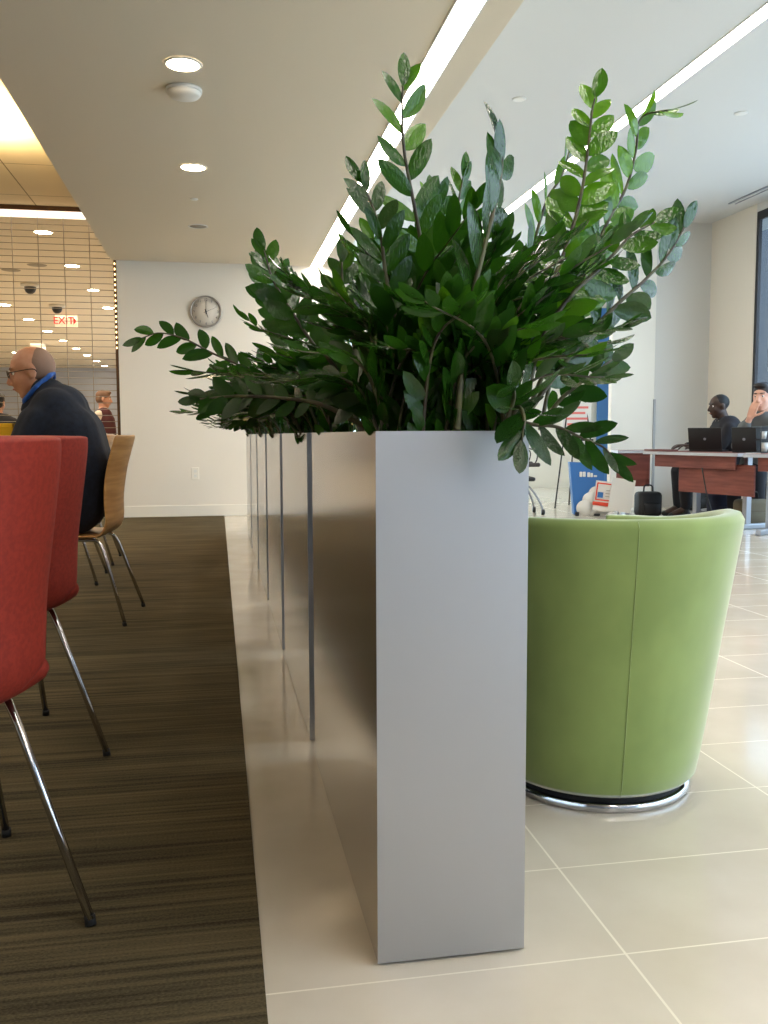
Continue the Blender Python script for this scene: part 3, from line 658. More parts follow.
# ------------------------------------------------------------------ people
skinA = noisy(mat('skin_tan', (186,130,98), .5, Subsurface_Weight=.1), (178,120,88), (196,142,110), (14,14,14), 3)
skinB = mat('skin_dark', (70,48,38), .45); skinC = mat('skin_fair', (214,160,136), .5)
def frame(f, u):
    f = Vector(f).normalized(); s = Vector(u).cross(f).normalized(); u = f.cross(s); return Matrix((f, s, u)).transposed()   # columns: forward, left, up
def head_prims(bm, c, R, k=1.0, ears=True):
    """head centred at c; R columns forward, left, up; k: size (1 = 0.235 high)"""
    c = Vector(c)
    def e(p, r, RR=None): ball(bm, c+R@(Vector(p)*k), tuple(x*k for x in r), R if RR is None else R@RR, 20, 14)
    e((-.012,0,.035), (.098,.076,.086)); e((.02,0,-.02), (.072,.062,.09)); e((.035,0,-.07), (.045,.045,.045)); e((.052,0,-.094), (.026,.03,.022))
    e((.062,0,.035), (.03,.05,.02)); e((.05,.032,-.025), (.03,.026,.03)); e((.05,-.032,-.025), (.03,.026,.03))
    cap(bm, c+R@(Vector((.082,0,.022))*k), c+R@(Vector((.105,0,-.025))*k), .010*k, .016*k); e((.092,.012,-.03), (.012,.008,.008)); e((.092,-.012,-.03), (.012,.008,.008))
    e((.084,0,-.055), (.012,.022,.007)); e((.082,0,-.066), (.012,.02,.008))
    if ears:
        for s in (1, -1): e((-.012, s*.077, -.004), (.02,.010,.034)); e((-.008, s*.074, -.02), (.012,.010,.018))
def hand_prims(bm, w, f, pn, k=1.0, curl=.35, side=1):
    """wrist w, finger direction f, palm normal pn (where the fingers curl to)"""
    w = Vector(w); f = Vector(f).normalized(); pn = Vector(pn); pn = (pn - f*pn.dot(f)).normalized(); s = f.cross(pn)*side
    for o in (-.028, -.01, .01, .028): cap(bm, w+s*o*k*.7, w+f*.075*k+s*o*k, .013*k, .0125*k, 10)
    for o, L in ((-.03,.062), (-.0105,.076), (.0095,.082), (.029,.072)):
        p = w+f*.085*k+s*o*k; d = f.copy()
        for j, q in enumerate((.45,.32,.23)):
            a = curl*(1+.4*j); d = (d*math.cos(a)+pn*math.sin(a)).normalized(); p2_ = p+d*L*q*k; cap(bm, p, p2_, (.0092-.0008*j)*k, (.0085-.0008*j)*k, 8); p = p2_
    p = w+f*.02*k+s*.03*k; d = (s*.75+f*.6+pn*.35).normalized()
    for L in (.035,.03,.026): p2_ = p+d*L*k; cap(bm, p, p2_, .0115*k, .0098*k, 8); p = p2_; d = (d+f*.35+pn*.15).normalized()
def limb(bm, pts, rs):
    for a, b, ra, rb in zip(pts, pts[1:], rs, rs[1:]): cap(bm, a, b, ra, rb)
def person(label, loc, rz, J, skin, cloth, pants, hair=None, hairstyle='short', glasses=False, collar=None, voxel=.011, k=1.09, shoes=True, sleeve=1.0, extra=None):
    """J: joints in the person's own frame (x forward, y left)"""
    t = thing('person', label, 'person', loc, rz)
    R = frame(J['hf'], J.get('hu', (0,0,1))); hc = Vector(J['head'])
    bm = NB(); head_prims(bm, hc, R, k)
    nb = Vector(J['neck']); cap(bm, hc+R@Vector((-.025,0,-.06))*k, nb, .052*k, .06*k)
    tor = [Vector(x) for x in J['torso']]; tr = J['torso_r']; tw_ = J['torso_w']
    def torso(bm, g):
        for i in range(len(tor)-1):
            for s in (-1, -.33, .33, 1):
                cap(bm, tor[i]+Vector((0,s*tw_[i],0)), tor[i+1]+Vector((0,s*tw_[i+1],0)), tr[i]+g, tr[i+1]+g)
    torso(bm, -.012)
    for sd in ('L', 'R'):
        S, E_, W = (Vector(x) for x in J['arm'+sd]); cap(bm, nb, S, .05*k, .05*k); limb(bm, [S, E_, W], [.048*k, .038*k, .025*k])
        hf_, hn_ = J['hand'+sd]; hand_prims(bm, W+Vector(hf_).normalized()*.012, hf_, hn_, k, J.get('curl'+sd, .35), 1 if sd == 'L' else -1)
        A = [Vector(x) for x in J['leg'+sd]]; limb(bm, A[:3], [.075*k, .052*k, .036*k]); cap(bm, A[2], A[3], .035*k, .03*k)
    body = obj('body', bm, skin, t, smooth='all'); mods(body, voxel=min(voxel, .0085), smooth=3)
    bm = NB(); torso(bm, .004)
    for sd in ('L', 'R'):
        S, E_, W = (Vector(x) for x in J['arm'+sd]); cap(bm, tor[-1]+Vector((0, (.06 if sd == 'L' else -.06), .0)), S, .085*k, .066*k); W2 = E_.lerp(W, .93*sleeve); limb(bm, [S, E_, W2], [.066*k, .053*k, .039*k])
    cap(bm, nb+Vector((0,0,-.02)), tor[-1], .072*k, tr[-1])
    for a_, b_, r1_, r2_ in J.get('coat', []): cap(bm, a_, b_, r1_, r2_)
    o = obj('jacket', bm, cloth, t, smooth='all'); mods(o, voxel=voxel, smooth=14)
    bm = NB()
    for sd in ('L', 'R'):
        A = [Vector(x) for x in J['leg'+sd]]; cap(bm, tor[0], A[0], tr[0]*.9, .095*k); limb(bm, [A[0], A[1], A[2]+Vector((0,0,.03))], [.095*k, .07*k, .054*k])
    o = obj('trousers', bm, pants, t, smooth='all'); mods(o, voxel=voxel, smooth=3)
    if shoes:
        for sd in ('L', 'R'):
            A = [Vector(x) for x in J['leg'+sd]]; d = (A[3]-A[2]); d.z = 0; d.normalize(); bm = NB()
            base_ = Vector((A[2].x, A[2].y, .04)); cap(bm, base_-d*.03, base_+d*.17, .042, .034); cap(bm, base_, A[2]+Vector((0,0,.02)), .045, .045)
            for v in bm.verts: v.co.z = max(v.co.z, .006)
            o = obj('shoe', bm, mt['black'], t, smooth='all'); mods(o, voxel=.012, smooth=2)
    def hd(p): return hc+R@(Vector(p)*k)
    for s in (1, -1):
        bm = NB(); ball(bm, hd((.0725, s*.03, .010)), .0100*k, u=12, v=8); ball(bm, hd((.0782, s*.031, .010)), .0062*k, u=10, v=6, mi=1); e_ = obj('eye', bm, [mat_eye, mt['black']], t)
        bm = NB(); cap(bm, hd((.088, s*.018, .034)), hd((.078, s*.048, .036)), .0045*k, .003*k, 8); obj('eyebrow', bm, hair or mt['black'], t)
    bm = NB(); cap(bm, hd((.0935, .018, -.0595)), hd((.0935, -.018, -.0595)), .0042*k, .0042*k, 8); obj('lips', bm, mat_lip, t)
    if hair:
        bm = NB()
        if hairstyle == 'cropped': ball(bm, hd((-.02,0,.04)), (.094*k,.0785*k,.0845*k), R, 28, 18)
        elif hairstyle == 'short':
            ball(bm, hd((-.02,0,.047)), (.102*k,.083*k,.084*k), R, 24, 14); ball(bm, hd((-.045,0,.0)), (.075*k,.08*k,.075*k), R, 20, 12)
            ball(bm, hd((.045,0,.098)), (.05*k,.06*k,.026*k), R, 18, 10)
        else:   # a fringe around a bald crown
            ball(bm, hd((-.036,0,.026)), (.0785*k,.0775*k,.0885*k), R, 32, 20)
        o = obj('hair', bm, hair, t, smooth='all'); mods(o, voxel=.009, smooth=3)
    if glasses:
        bm = NB()
        for s in (1, -1):
            pts = [hd((.098+.006*math.cos(a)*0, s*.032+.024*math.cos(a), .01+.017*math.sin(a))) for a in [2*PI*i/20 for i in range(21)]]; tube(bm, pts, .0026*k, 6, caps=False)
            tube(bm, spline([hd((.097, s*.057, .014)), hd((.05, s*.079, .012)), hd((-.02, s*.086, .008)), hd((-.035, s*.085, -.01))], 4), .0026*k, 6)
        tube(bm, [hd((.1,.01,.014)), hd((.1,-.01,.014))], .0022*k, 6)
        obj('glasses', bm, mat('spectacle_frame', (70,50,36), .3, .6), t)
    if collar:
        cm, pts, r = collar; bm = NB(); limb(bm, pts, [r]*len(pts)); o = obj('collar', bm, cm, t, smooth='all'); mods(o, voxel=.01, smooth=3)
    if extra: extra(t, hd)
    return t
mat_eye = mat('eye_white', (225,220,212), .3); mat_lip = mat('lips', (168,96,84), .5)
navy = noisy(mat('navy_fleece', (15,21,36), .95), (13,18,31), (19,27,43), (40,40,40), 4, .1)
greyhair = mat('short_grey_hair', (134,104,86), .8); blackhair = mat('black_hair', (18,15,14), .6); brownhair = mat('dark_brown_hair', (34,24,20), .55)
dark_suit = mat('dark_suit', (34,32,38), .85); darkp = mat('dark_trousers', (34,34,40), .9)
# the man in the navy jacket; own frame: forward = world -X
hx, hy = -.75, 5.15
def WA(X, dy, z): return (-(X-hx), -dy, z)        # world X, offset in world Y, height
JA = dict(head=WA(-.972,0,1.335), hf=(1,.05,-.22), hu=(.2,0,1), neck=WA(-.865,0,1.20),
    torso=[WA(-.755,0,.62), WA(-.745,0,.84), WA(-.785,0,1.0), WA(-.84,0,1.12)], torso_r=[.145,.17,.17,.13], torso_w=[.09,.10,.13,.13],
    armL=[WA(-.90,-.215,1.08), WA(-1.0,-.27,.87), WA(-1.21,-.14,.855)], armR=[WA(-.90,.215,1.08), WA(-1.16,.25,.87), WA(-1.30,.10,.86)],
    handL=((1,-.3,0),(0,0,-1)), handR=((1,.3,0),(0,0,-1)), curlR=.55, coat=[(WA(-.90,-.03,1.23), WA(-.83,-.05,1.13), .082, .15), (WA(-.90,.03,1.23), WA(-.83,.05,1.13), .082, .15), (WA(-.87,-.03,1.255), WA(-.955,-.03,1.14), .055, .075), (WA(-.87,.03,1.255), WA(-.955,.03,1.14), .055, .075), (WA(-.93,-.17,1.07), WA(-.98,-.2,.95), .09, .085)],
    legL=[WA(-.78,-.11,.575), WA(-1.20,-.14,.57), WA(-1.16,-.14,.12), WA(-1.30,-.14,.05)], legR=[WA(-.78,.11,.575), WA(-1.20,.14,.57), WA(-1.12,.14,.12), WA(-1.26,.14,.05)])
bluec = mat('blue_collar', (30,78,150), .8)
person('seated balding man with glasses in a navy jacket with blue collar', (hx, hy, .0), PI, JA, skinA, navy, darkp, greyhair, 'fringe', True,
    collar=(bluec, [Vector(WA(-.862,0,1.335)), Vector(WA(-.872,-.07,1.315)), Vector(WA(-.935,-.098,1.255)), Vector(WA(-1.0,-.07,1.185)), Vector(WA(-1.01,0,1.15)), Vector(WA(-1.0,.05,1.17)), Vector(WA(-.935,.082,1.24)), Vector(WA(-.872,.07,1.315)), Vector(WA(-.862,0,1.335))], .015), voxel=.012, k=1.14)
SEAT = dict(torso=[(0,0,.60),(-.02,0,.8),(-.03,0,.98),(-.02,0,1.08)], torso_r=[.13,.12,.125,.10], torso_w=[.08,.08,.12,.11], neck=(-.01,0,1.16), head=(.03,0,1.31), hf=(1,0,-.08),
    armL=[(0,.21,1.06),(.12,.26,.83),(.38,.14,.86)], armR=[(0,-.21,1.06),(.12,-.26,.83),(.38,-.14,.86)], handL=((1,-.2,0),(0,0,-1)), handR=((1,.2,0),(0,0,-1)),
    legL=[(.06,.11,.56),(.48,.13,.55),(.46,.13,.12),(.6,.13,.05)], legR=[(.06,-.11,.56),(.48,-.13,.55),(.46,-.13,.12),(.6,-.13,.05)])
# the man in the dark suit at the desk
pb = P(722, 450, 10.75); rzb = math.atan2(math.sin(YAW), -math.cos(YAW))
JB = dict(SEAT); JB.update(torso_r=[.15,.15,.155,.13], head=(.055,0,1.315), hf=(1,.1,-.1), torso=[(0,0,.60),(-.05,0,.8),(-.07,0,.98),(-.04,0,1.08)])
person('seated man in a dark suit facing his laptop, in profile', (pb.x, pb.y, 0), rzb, JB, skinB, dark_suit, darkp, blackhair, 'cropped', collar=(mt['white'], [Vector((.06,-.05,1.145)), Vector((-.03,-.075,1.17)), Vector((-.03,.075,1.17)), Vector((.06,.05,1.145))], .015), voxel=.016, k=1.16)
# the man with his hand over his mouth
pc = P(766, 450, 10.15); rzc = math.atan2(-pc.y, -pc.x)-.42
JC = dict(SEAT); JC.update(head=(.19,.03,1.395), hf=(1,.05,-.06), torso=[(0,0,.60),(.0,0,.8),(.05,0,1.0),(.09,0,1.12)], neck=(.12,.0,1.23), armR=[(.08,-.21,1.06),(.28,-.2,.86),(.34,-.04,1.165)], handR=((-.05,.35,1),(-1,.2,.2)), curlR=.25, armL=[(.08,.21,1.06),(.22,.3,.84),(.36,.1,.85)], handL=((.1,-1,0),(0,0,-1)))
grey_knit = mat('grey_knit', (104,108,108), .9)
person('seated man in a grey sweater holding a hand over his mouth', (pc.x, pc.y, 0), rzc, JC, skinC, grey_knit, darkp, brownhair, voxel=.014, k=1.3, sleeve=.85)
# standing man in a maroon vest beyond the screen
pd = PY(106, 440, 13.6)
STAND = dict(torso=[(0,0,1.0),(0,0,1.18),(.0,0,1.38),(0,0,1.52)], torso_r=[.14,.14,.13,.10], torso_w=[.07,.07,.10,.12], neck=(.0,0,1.62), head=(.02,0,1.78), hf=(1,0,-.1),
    armL=[(-.03,.22,1.5),(-.06,.27,1.22),(.24,.2,1.14)], armR=[(-.08,-.19,1.5),(-.12,-.23,1.22),(.22,-.2,1.12)], handL=((1,-.2,0),(0,0,-1)), handR=((1,.2,0),(0,0,-1)),
    legL=[(0,.1,.95),(.02,.11,.52),(-.02,.11,.1),(.12,.11,.05)], legR=[(0,-.1,.95),(.02,-.11,.52),(-.02,-.11,.1),(.12,-.11,.05)])
vest = mat('maroon_vest', (84,40,44), .8); shirt = mat('white_shirt', (226,216,204), .8)
def add_vest(t, hd):
    bm = NB()
    for i, (a, b, r) in enumerate((((.03,0,1.0),(.035,0,1.2),.175), ((.035,0,1.2),(.03,0,1.4),.175), ((.03,0,1.38),(.01,0,1.5),.15))):
        for s in (-.08,0,.08): cap(bm, Vector(a)+Vector((0,s,0)), Vector(b)+Vector((0,s*1.2,0)), r, r-.01)
    o = obj('vest', bm, vest, t, smooth='all'); mods(o, voxel=.018, smooth=3)
dd = 13.9; pd = PY(105, 470, dd)
person('standing grey-haired man in a maroon vest and white shirt behind the wire screen', (pd.x, pd.y, 0), math.atan2(.15, 1)-YAW+.1, STAND, skinC, shirt, darkp, greyhair, voxel=.018, k=1.2, extra=add_vest)
bpy.data.objects['person.003'].scale = (.86,)*3 if 'person.003' in bpy.data.objects else None
pe = PY(2, 470, 12.8)
JE = dict(SEAT)
person('seated man in a black suit jacket behind the wire screen', (pe.x-.03, pe.y, .12), math.radians(75), JE, skinA, mat('black_jacket', (30,28,34), .8), darkp, blackhair, voxel=.018, k=1.1)
t = thing('stool', 'dark stool under the man in the black suit jacket', 'stool', (pe.x-.03, pe.y, 0))
obj('seat', lathe(NB(), [(0,.54),(.17,.54),(.18,.56),(.18,.585),(0,.59)]), mt['black'], t)
for k in range(4): bm = NB(); a = PI/4+k*PI/2; tube(bm, [(.12*math.cos(a),.12*math.sin(a),.55), (.18*math.cos(a),.18*math.sin(a),0)], .012, 8); obj('leg', bm, mt['darkmetal'], t)

# ------------------------------------------------------------------ desks on the right
DT = .80
def desk(name_label, p1, p2, width, side, panel=True, legs=(.12,.88), ext=.0):
    """p1 far end, p2 near end of the front edge (xy); the top extends to `side` by width"""
    p1 = Vector((p1.x, p1.y, 0)); p2 = Vector((p2.x, p2.y, 0)); L = (p2-p1).length; ax = (p2-p1).normalized(); rz = math.atan2(ax.y, ax.x)
    t = thing('training_table', name_label, 'table', p1, rz, 'cherry laminate tables')
    s = side
    a, b = sorted((0, s*width))
    obj('table_top', box(NB(), (.004, a+.004, DT-.03), (L-.004, b-.004, DT), .002), mt['maroon'], t)
    bm = NB(); box(bm, (0, a, DT-.034), (L, a+.006, DT-.001)); box(bm, (0, b-.006, DT-.034), (L, b, DT-.001)); box(bm, (0, a, DT-.034), (.006, b, DT-.001)); box(bm, (L-.006, a, DT-.034), (L, b, DT-.001)); obj('edge_band', bm, mt['edge'], t, label='grey edge band')
    if panel:
        obj('apron_panel', box(NB(), (.12, s*.08-.01, DT-.17), (L-.1, s*.08+.01, DT-.035), .002), mt['maroon'], t)
        obj('modesty_panel', box(NB(), (.45, s*.14-.01, .36), (L+ext, s*.14+.01, DT-.12), .002), mt['maroon'], t)
    for q in legs:
        x = L*q; bm = NB(); box(bm, (x-.03, s*width*.5-.035, .05), (x+.03, s*width*.5+.035, DT-.036), .008); l = obj('leg', bm, mt['leggrey'], t)
        bm = NB(); box(bm, (x-.03, min(s*.06, s*(width-.06)), .0), (x+.03, max(s*.06, s*(width-.06)), .055), .012); f_ = obj('foot', bm, mt['leggrey'], t); f_.parent = l
    return t, rz, L
A1 = P(643, 450, 10.4); A2 = P(737.5, 455, 9.1)
dA, rA, LA = desk('long cherry laminate table with grey edge where the laptops stand', A1, A2, .7, 1, legs=(.35,.86), ext=.10)
B1 = P(618, 455, 10.95); B2 = P(652, 455, 10.95)
tB, _, _ = desk('short cherry laminate table behind the far end of the long one', B1+Vector((0,0,0)), B2, .34, 1, panel=False, legs=(.35,))
obj('modesty_panel', box(NB(), (.0,.05,.36), (.405,.07,DT-.036), .002), mt['maroon'], tB)
# second long table behind the first, its panel seen beyond the corner
C1 = P(743, 456, 8.85); C2 = P(830, 458, 8.3)
desk('cherry laminate table butted to the near corner of the laptop table', C1, C2, .7, 1, legs=(.18,.85))
# laptops
def laptop(u, d, rz, label, w=.36, op=105):
    p = P(u, 446, d); t = thing('laptop', label, 'laptop', (p.x, p.y, DT), rz, 'open black laptops')
    obj('base', box(NB(), (-.13,-w/2,0), (.13,w/2,.02), .004), mt['black'], t)
    bm = NB(); h = .25; a = math.radians(op-90); box(bm, (-.006,-w/2,0), (.006,w/2,h), .004); bm.transform(Matrix.Translation((.13,0,.02)) @ Matrix.Rotation(a, 4, 'Y')); l = obj('screen_lid', bm, mt['black'], t)
    bm = NB(); ball(bm, (.008,0,h*.5), (.001,.015,.015), u=12, v=6); bm.transform(Matrix.Translation((.13,0,.02)) @ Matrix.Rotation(a, 4, 'Y')); o = obj('badge', bm, mt['leggrey'], t); o.parent = l
    obj('keyboard', box(NB(), (-.08,-w/2+.03,.02), (.06,w/2-.03,.023)), mt['darkmetal'], t)
    return t
laptop(709, 10.12, rzb+.95, 'open black laptop in front of the man in the dark suit')
laptop(747, 9.45, rzc-.1+.35, 'open black laptop in front of the man in the grey sweater', w=.24)
# organiser with white cups at the desk's near end
p = P(764, 446, 9.25)
t = thing('desk_organiser', 'black wire desk organiser holding white cups at the end of the long table', 'organiser', (p.x, p.y, DT))
bm = NB()
for z in (0, .13, .26): box(bm, (-.09,-.08,z), (.09,.08,z+.012))
for x in (-.085,.085):
    for y in (-.075,.075): tube(bm, [(x,y,0),(x,y,.272)], .006, 6)
box(bm, (-.09,.07,0), (.09,.08,.27)); obj('frame', bm, mt['black'], t)
for z, s_, dx in ((.013, 1.1, -.01), (.143, .9, -.02)):
    o = obj('cup', lathe(NB(), [(0,0),(.026*s_,0),(.036*s_,.085*s_),(.033*s_,.085*s_),(.024*s_,.006),(0,.006)], seg=24), mt['white'])
    o.location = (p.x+dx, p.y-.02, DT+z); tag(o, 'white cup standing on the %s shelf of the black organiser' % ('lowest' if z < .1 else 'middle'), 'cup')
p = P(661, 446, 10.45)
o = obj('folder', box(NB(), (-.16,-.11,0), (.16,.11,.02), .003), mat('brown_folder', (112,62,54), .5)); o.location = (p.x, p.y, DT); o.rotation_euler.z = rA; tag(o, 'closed brown folder lying at the far end of the long table', 'folder')
p = P(756, 449, 9.1)
o = obj('paper_note', box(NB(), (-.06,-.04,0), (.06,.04,.004), .001), mt['white']); o.location = (p.x-.03, p.y, DT); tag(o, 'small white paper lying in front of the black organiser', 'paper')
# task chairs of the two men
def task_chair(loc, rz, label):
    t = thing('task_chair', label, 'chair', loc, rz, 'black task chairs')
    obj('seat', box(NB(), (-.22,-.24,.42), (.24,.24,.475), .025, 3), mt['black'], t, smooth=True)
    obj('backrest', box(NB(), (-.30,-.22,.58), (-.255,.22,.98), .02, 3), mt['black'], t, smooth=True)
    bm = NB(); tube(bm, spline([Vector((-.1,0,.41)), Vector((-.3,0,.44)), Vector((-.31,0,.7))], 5), .018, 8); obj('back_support', bm, mt['darkmetal'], t)
    obj('column', lathe(NB(), [(0,.08),(.03,.08),(.03,.42),(0,.42)], seg=16), mt['darkmetal'], t)
    for k in range(5):
        a = 2*PI*k/5+.3; e = Vector((.29*math.cos(a), .29*math.sin(a), .07)); bm = NB(); tube(bm, [Vector((0,0,.11)), e], .02, 8, .013); l = obj('leg', bm, mt['leggrey'], t)
        bm = NB(); lathe(bm, [(0,-.015),(.03,-.015),(.03,.015),(0,.015)], (e.x, e.y, .03), 16, axis='X'); c_ = obj('caster', bm, mt['black'], t); c_.parent = l
    return t
tc1 = task_chair((pb.x, pb.y, 0), rzb, 'black task chair under the man in the dark suit')
dup(tc1, (pc.x, pc.y, 0), rzc, 'black task chair under the man in the grey sweater')
# things under the desks
def bag(u, v, d, w, h, m, label, rz=0.0):
    p = P(u, v, d); t = thing('bag', label, 'bag', (p.x, p.y, 0), rz)
    bm = NB(); box(bm, (-w/2,-.1,0), (w/2,.1,h), .05, 3); o = obj('body', bm, m, t, smooth=True)
    bm = NB(); tube(bm, spline([Vector((-w*.2,0,h-.01)), Vector((-w*.15,0,h+.07)), Vector((w*.15,0,h+.07)), Vector((w*.2,0,h-.01))], 5), .01, 6); obj('handle', bm, mt['black'], t)
    bm = NB(); box(bm, (-w*.35,-.125,.04), (w*.35,-.09,h*.55), .02, 2); obj('pocket', bm, m, t, smooth=True)
bag(694, 500, 11.9, .42, .3, mt['black'], 'black holdall on the floor behind the long table')
bag(722, 500, 10.2, .3, .34, mat('blue_black_fabric', (36,42,66), .8), 'dark blue backpack under the long table')
bag(648, 500, 11.0, .30, .3, mt['black'], 'black rucksack behind the short table end, beside the white display card')
bag(752, 500, 9.7, .36, .3, mat('khaki_fabric', (110,100,80), .8), 'khaki bag under the near end of the long table')
bm = NB(); tube(bm, spline([P(702,468,9.5), P(705,485,9.45), P(708,500,9.4), P(716,522,9.4), P(724,530,9.4)], 6), .007, 6); tag(obj('power_cord', bm, mt['black']), 'black power cord hanging down in front of the long table panel', 'cord')

# ------------------------------------------------------------------ far passage: display, rocking chair, banner, poster
p0 = PZ(580, 516, 0); p1 = PZ(618, 515, 0)
t = thing('display_box', 'blue and white promotional box with a cloud and a red laptop outline', 'display', (p0.x, p0.y, 0), -YAW)
s = 11/906
blue = mat('display_blue', (44,104,170), .5)
bm = NB(); vv = [(-.14,0,.0),(.24,0,.0),(.24,0,.66),(-.18,0,.66)]; vv = [(-6*s,0,.02),(22*s,0,.02),(24*s,0,.64),(-11*s,0,.66)]
a = [bm.verts.new(v) for v in vv]; b = [bm.verts.new(Vector(v)+Vector((0,.12,0))) for v in vv]; bm.faces.new(a); bm.faces.new(b[::-1])
for k in range(4): bm.faces.new((a[k], b[k], b[(k+1)%4], a[(k+1)%4]))
obj('back_panel', bm, blue, t)
bm = NB()
for x, z, r in ((4,8,8),(10,16,8),(16,22,8),(23,20,9),(20,10,11),(10,7,7)): lathe(bm, [(0,.006),(r*s,.006),(r*s,0)], (x*s,-.004+.0004*x,z*s), 24, axis='Y')
obj('cloud', bm, mt['white'], t, label='white cloud')
bm = NB(); obox(bm, (24*s,-.05,20*s), (22*s,.012,30*s), M3=Matrix.Rotation(.12,3,'Y')); obj('card', bm, mt['white'], t, label='white card')
redm = mat('display_red', (222,72,44), .5)
bm = NB(); Rm = Matrix.Rotation(.12, 3, 'Y'); oc = Vector((24*s,-.058,22*s))
for dx, dz, w_, h_ in ((0,10.5,19,1.3),(0,-6,19,1.3),(-9,2,1.3,17),(9,2,1.3,17),(0,-10,23,3.6)): obox(bm, oc+Rm@Vector((dx*s,0,dz*s)), (w_*s,.006,h_*s), M3=Rm)
obj('laptop_outline', bm, redm, t, label='red laptop outline'); bm = NB(); obox(bm, oc+Rm@Vector((-5*s,0,-1*s)), (5.5*s,.006,5.5*s), M3=Rm); obj('blue_square', bm, blue, t)
bm = NB()
for k in range(3): obox(bm, oc+Rm@Vector((3*s,0,(4-3*k)*s)), (6*s,.004,.5*s), M3=Rm)
obj('small_print', bm, mt['grille'], t)
bm = NB()
for x_, w_, h_, z_ in ((-.055,.034,.062,.51),(-.015,.034,.062,.51),(.04,.034,.058,.505),(.078,.03,.05,.5),(.118,.04,.022,.487)): box(bm, (x_+.04,-.012,z_-h_/2), (x_+.04+w_,-.002,z_+h_/2), .006)
obj('lettering', bm, mt['white'], t, label='white lettering')
bm = NB(); box(bm, (-5*s,-.02,0), (-1*s,.1,.05), .01); box(bm, (14*s,-.02,0), (20*s,.1,.03), .01); obj('foot', bm, mt['black'], t)
p = PZ(620, 518, 0)
t = thing('display_card', 'blank white slanted card standing behind the promotional box, beside the short table', 'card', (p.x+.08, p.y+.14, 0), -YAW)
bm = NB(); obox(bm, (0,0,.26), (.28,.014,.40), M3=Matrix.Rotation(.14,3,'Y')); obj('card', bm, mt['white'], t); bm = NB(); tube(bm, [(0,.01,.3),(.0,.16,0)], .01, 6); obj('strut', bm, mt['leggrey'], t)
# office rocker with a black armrest
p = PZ(552, 514, 0)
t = thing('office_chair', 'black wire back office chair with curved metal legs on casters', 'chair', (p.x-.28, p.y+.1, 0), -YAW)
obj('seat', box(NB(), (-.36,-.25,.42), (.05,.25,.47), .02, 3), mt['black'], t, smooth=True)
bm = NB(); tube(bm, spline([Vector((-.3,-.22,.47)), Vector((-.15,-.23,.75)), Vector((-.04,-.23,1.05))], 6), .014, 8); tube(bm, spline([Vector((-.3,.22,.47)), Vector((-.15,.23,.75)), Vector((-.04,.23,1.05))], 6), .014, 8)
for z_, x_ in ((.62,-.22),(.72,-.165),(.82,-.125),(.92,-.085),(1.02,-.05)): tube(bm, [(x_,-.23,z_),(x_,.23,z_)], .008, 6)
obj('backrest', bm, mt['darkmetal'], t)
for sd in (-1, 1):
    bm = NB(); box(bm, (-.17,sd*.27-.03,.60), (.1,sd*.27+.03,.65), .02, 3); ar = obj('armrest', bm, mat('brown_black_pad', (50,40,36), .5), t, smooth=True)
    bm = NB(); tube(bm, spline([Vector((-.15,sd*.27,.61)), Vector((.02,sd*.27,.62)), Vector((.06,sd*.27,.78)), Vector((-.1,sd*.26,.84))], 5), .009, 6); o = obj('arm_loop', bm, mt['darkmetal'], t); o.parent = ar
for k in range(5):
    a = 2*PI*k/5-.5; e = Vector((.32*math.cos(a)-.12, .32*math.sin(a), .05)); bm = NB(); tube(bm, spline([Vector((-.12,0,.4)), Vector((-.12+.14*math.cos(a), .14*math.sin(a), .34)), e+Vector((-.05*math.cos(a),-.05*math.sin(a),.12)), e], 5), .014, 8); l = obj('leg', bm, mt['leggrey'], t)
    bm = NB(); lathe(bm, [(0,-.018),(.035,-.018),(.035,.018),(0,.018)], (e.x, e.y, .035), 16, axis='X'); o = obj('caster', bm, mt['black'], t); o.parent = l
# tall blue banner panel and easel poster
a = PY(597, 400, 15.9); b = PY(609.5, 400, 15.9)
t = thing('banner', 'tall narrow blue banner standing against the far passage wall', 'banner', (a.x, 15.9, 0))
obj('panel', box(NB(), (0,-.01,.06), (b.x-a.x,.01,3.3)), mat('banner_blue', (70,124,190), .6), t)
obj('base', box(NB(), (-.04,-.06,0), (b.x-a.x+.04,.07,.06), .01), mt['leggrey'], t)
p = PZ(580, 508, 0); q0 = P(566, 412, 12.2); q1 = P(590, 436, 12.2)
t = thing('easel_sign', 'white poster with pale red print on a black easel in the passage', 'sign', ((q0.x+q1.x)/2, q0.y, 0), -YAW)
obj('poster', box(NB(), (-.19,-.012,.93), (.19,.0,1.42)), mt['white'], t)
bm = NB()
for k, w_ in enumerate((.3,.22,.3,.26)): box(bm, (-w_/2,-.016,1.34-.075*k), (w_/2,-.012,1.37-.075*k))
obj('print', bm, mat('pale_red_print', (226,120,110), .6), t)
for x0, x1, y1 in ((-.1,-.3,-.1),(.1,.3,-.1),(0,0,.45)): bm = NB(); tube(bm, [(x0,.02,1.55),(x1,y1,0)], .011, 6); obj('leg', bm, mt['darkmetal'], t)
bm = NB(); box(bm, (-.22,-.04,.905), (.22,.02,.93)); obj('ledge', bm, mt['darkmetal'], t)
# low white cabinet by the entrance and a second green chair edge
t = thing('tub_chair', 'partly hidden lime green tub chair far down by the entrance glass', 'armchair', (0,0,0))
COL.objects.unlink(t); bpy.data.objects.remove(t)
src = [o for o in COL.objects if o.name == 'tub_chair'][0]
p = PZ(521, 505, 0); dup(src, (p.x-.08, p.y+.75, 0), PI/2, 'lime green tub chair far down the passage, mostly hidden behind the nearest planter')
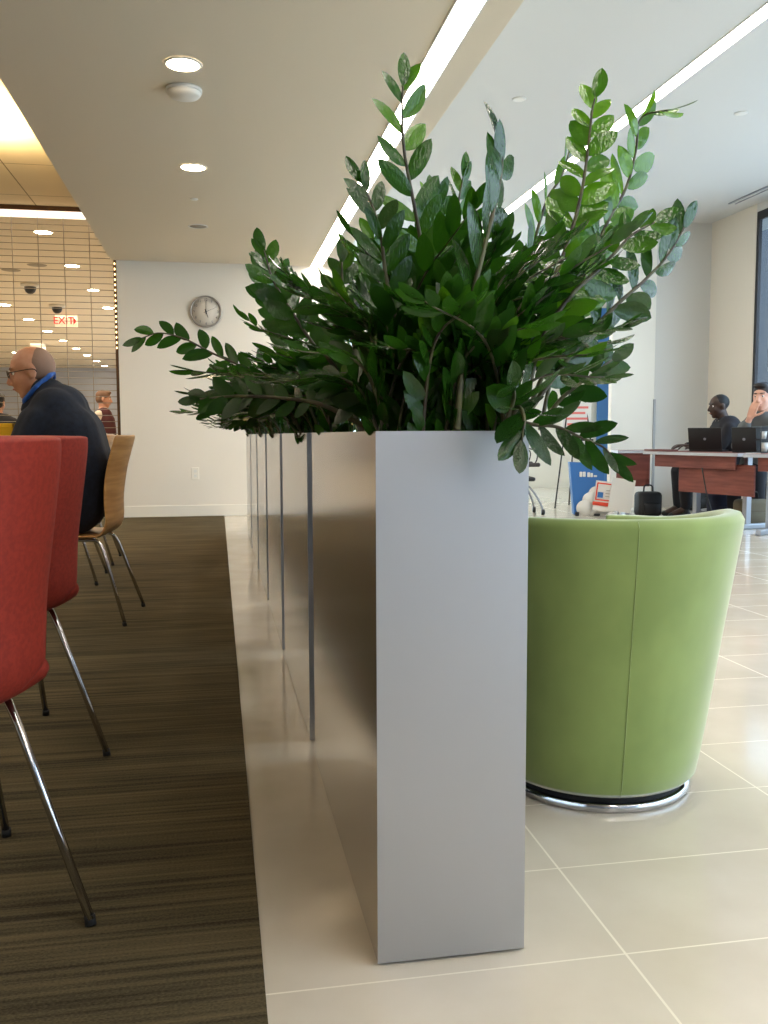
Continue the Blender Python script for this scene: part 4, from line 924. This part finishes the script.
# building across the street
t = thing('office_building', 'dim blue-grey office building across the street outside the window wall', 'building', (26, 20, -.3))
bm = NB(); box(bm, (0,-12,0), (8,60,14)); obj('facade', bm, mat('building_glass', (34,42,54), .3), t)
for j in range(4):
    for i in range(14):
        bm = NB(); box(bm, (-.06, -11+i*3.2, 1.0+j*3.2), (0, -9+i*3.2, 3.0+j*3.2)); obj('pane', bm, mat('pane_blue', (28,38,52), .15) if 'pane_blue' not in bpy.data.materials else bpy.data.materials['pane_blue'], t)

# ------------------------------------------------------------------ light
w = bpy.data.worlds.new('World'); SC.world = w; w.use_nodes = True; N = w.node_tree.nodes; L = w.node_tree.links; bg = N['Background']
tc = N.new('ShaderNodeTexCoord'); sp = N.new('ShaderNodeSeparateXYZ'); cr = N.new('ShaderNodeValToRGB'); L.new(tc.outputs['Generated'], sp.inputs[0]); L.new(sp.outputs[2], cr.inputs[0])
e = cr.color_ramp.elements; e[0].position = 0; e[0].color = lin((215,225,235)); e[1].position = .6; e[1].color = lin((170,205,245)); L.new(cr.outputs[0], bg.inputs[0]); bg.inputs[1].default_value = 2.5
def area(name, loc, rot, sx, sy_, power, col):
    l = bpy.data.lights.new(name, 'AREA'); l.shape = 'RECTANGLE'; l.size = sx; l.size_y = sy_; l.energy = power; l.color = col
    o = bpy.data.objects.new(name, l); COL.objects.link(o); o.location = loc; o.rotation_euler = rot; return o
# area lights adding to the daylight through the glazed right wall and the entrance
area('daylight_windows', (RW+.6, 0.5, 1.9), (0, PI/2, 0), 3.2, 18, 420, (.82,.92,1.0))
area('daylight_entrance', (3.2, 16.6, 1.6), (-PI/2, 0, 0), 3.2, 2.8, 220, (.9,.96,1.0))
area('cove_lamp', (-1.95, 8.3, 3.25), (PI, 0, 0), .35, .8, 48, (1.0,.80,.48))
for k in range(5): area('back_room_fill', (-3.6, 13.5+k*4.5, H3-.05), (0, 0, 0), 5, 3, 105, (1.0,.84,.62))  # added fill panels, not real fixtures, to brighten the back room
area('left_bay_fill', (-4.5, 4.0, H3-.05), (0, 0, 0), 4, 10, 130, (1.0,.86,.66))  # broad warm fill over the left bay, without a fixture
SC.cycles.use_denoising = True
SC.cycles.max_bounces = 8; SC.cycles.diffuse_bounces = 5; SC.cycles.glossy_bounces = 4; SC.cycles.transparent_max_bounces = 16
SC.cycles.sample_clamp_indirect = 6; SC.cycles.caustics_reflective = False; SC.cycles.caustics_refractive = False
SC.view_settings.view_transform = 'Standard'; SC.view_settings.look = 'None'; SC.view_settings.gamma = 1; SC.view_settings.use_curve_mapping = False
SC.view_settings.exposure = 0.7
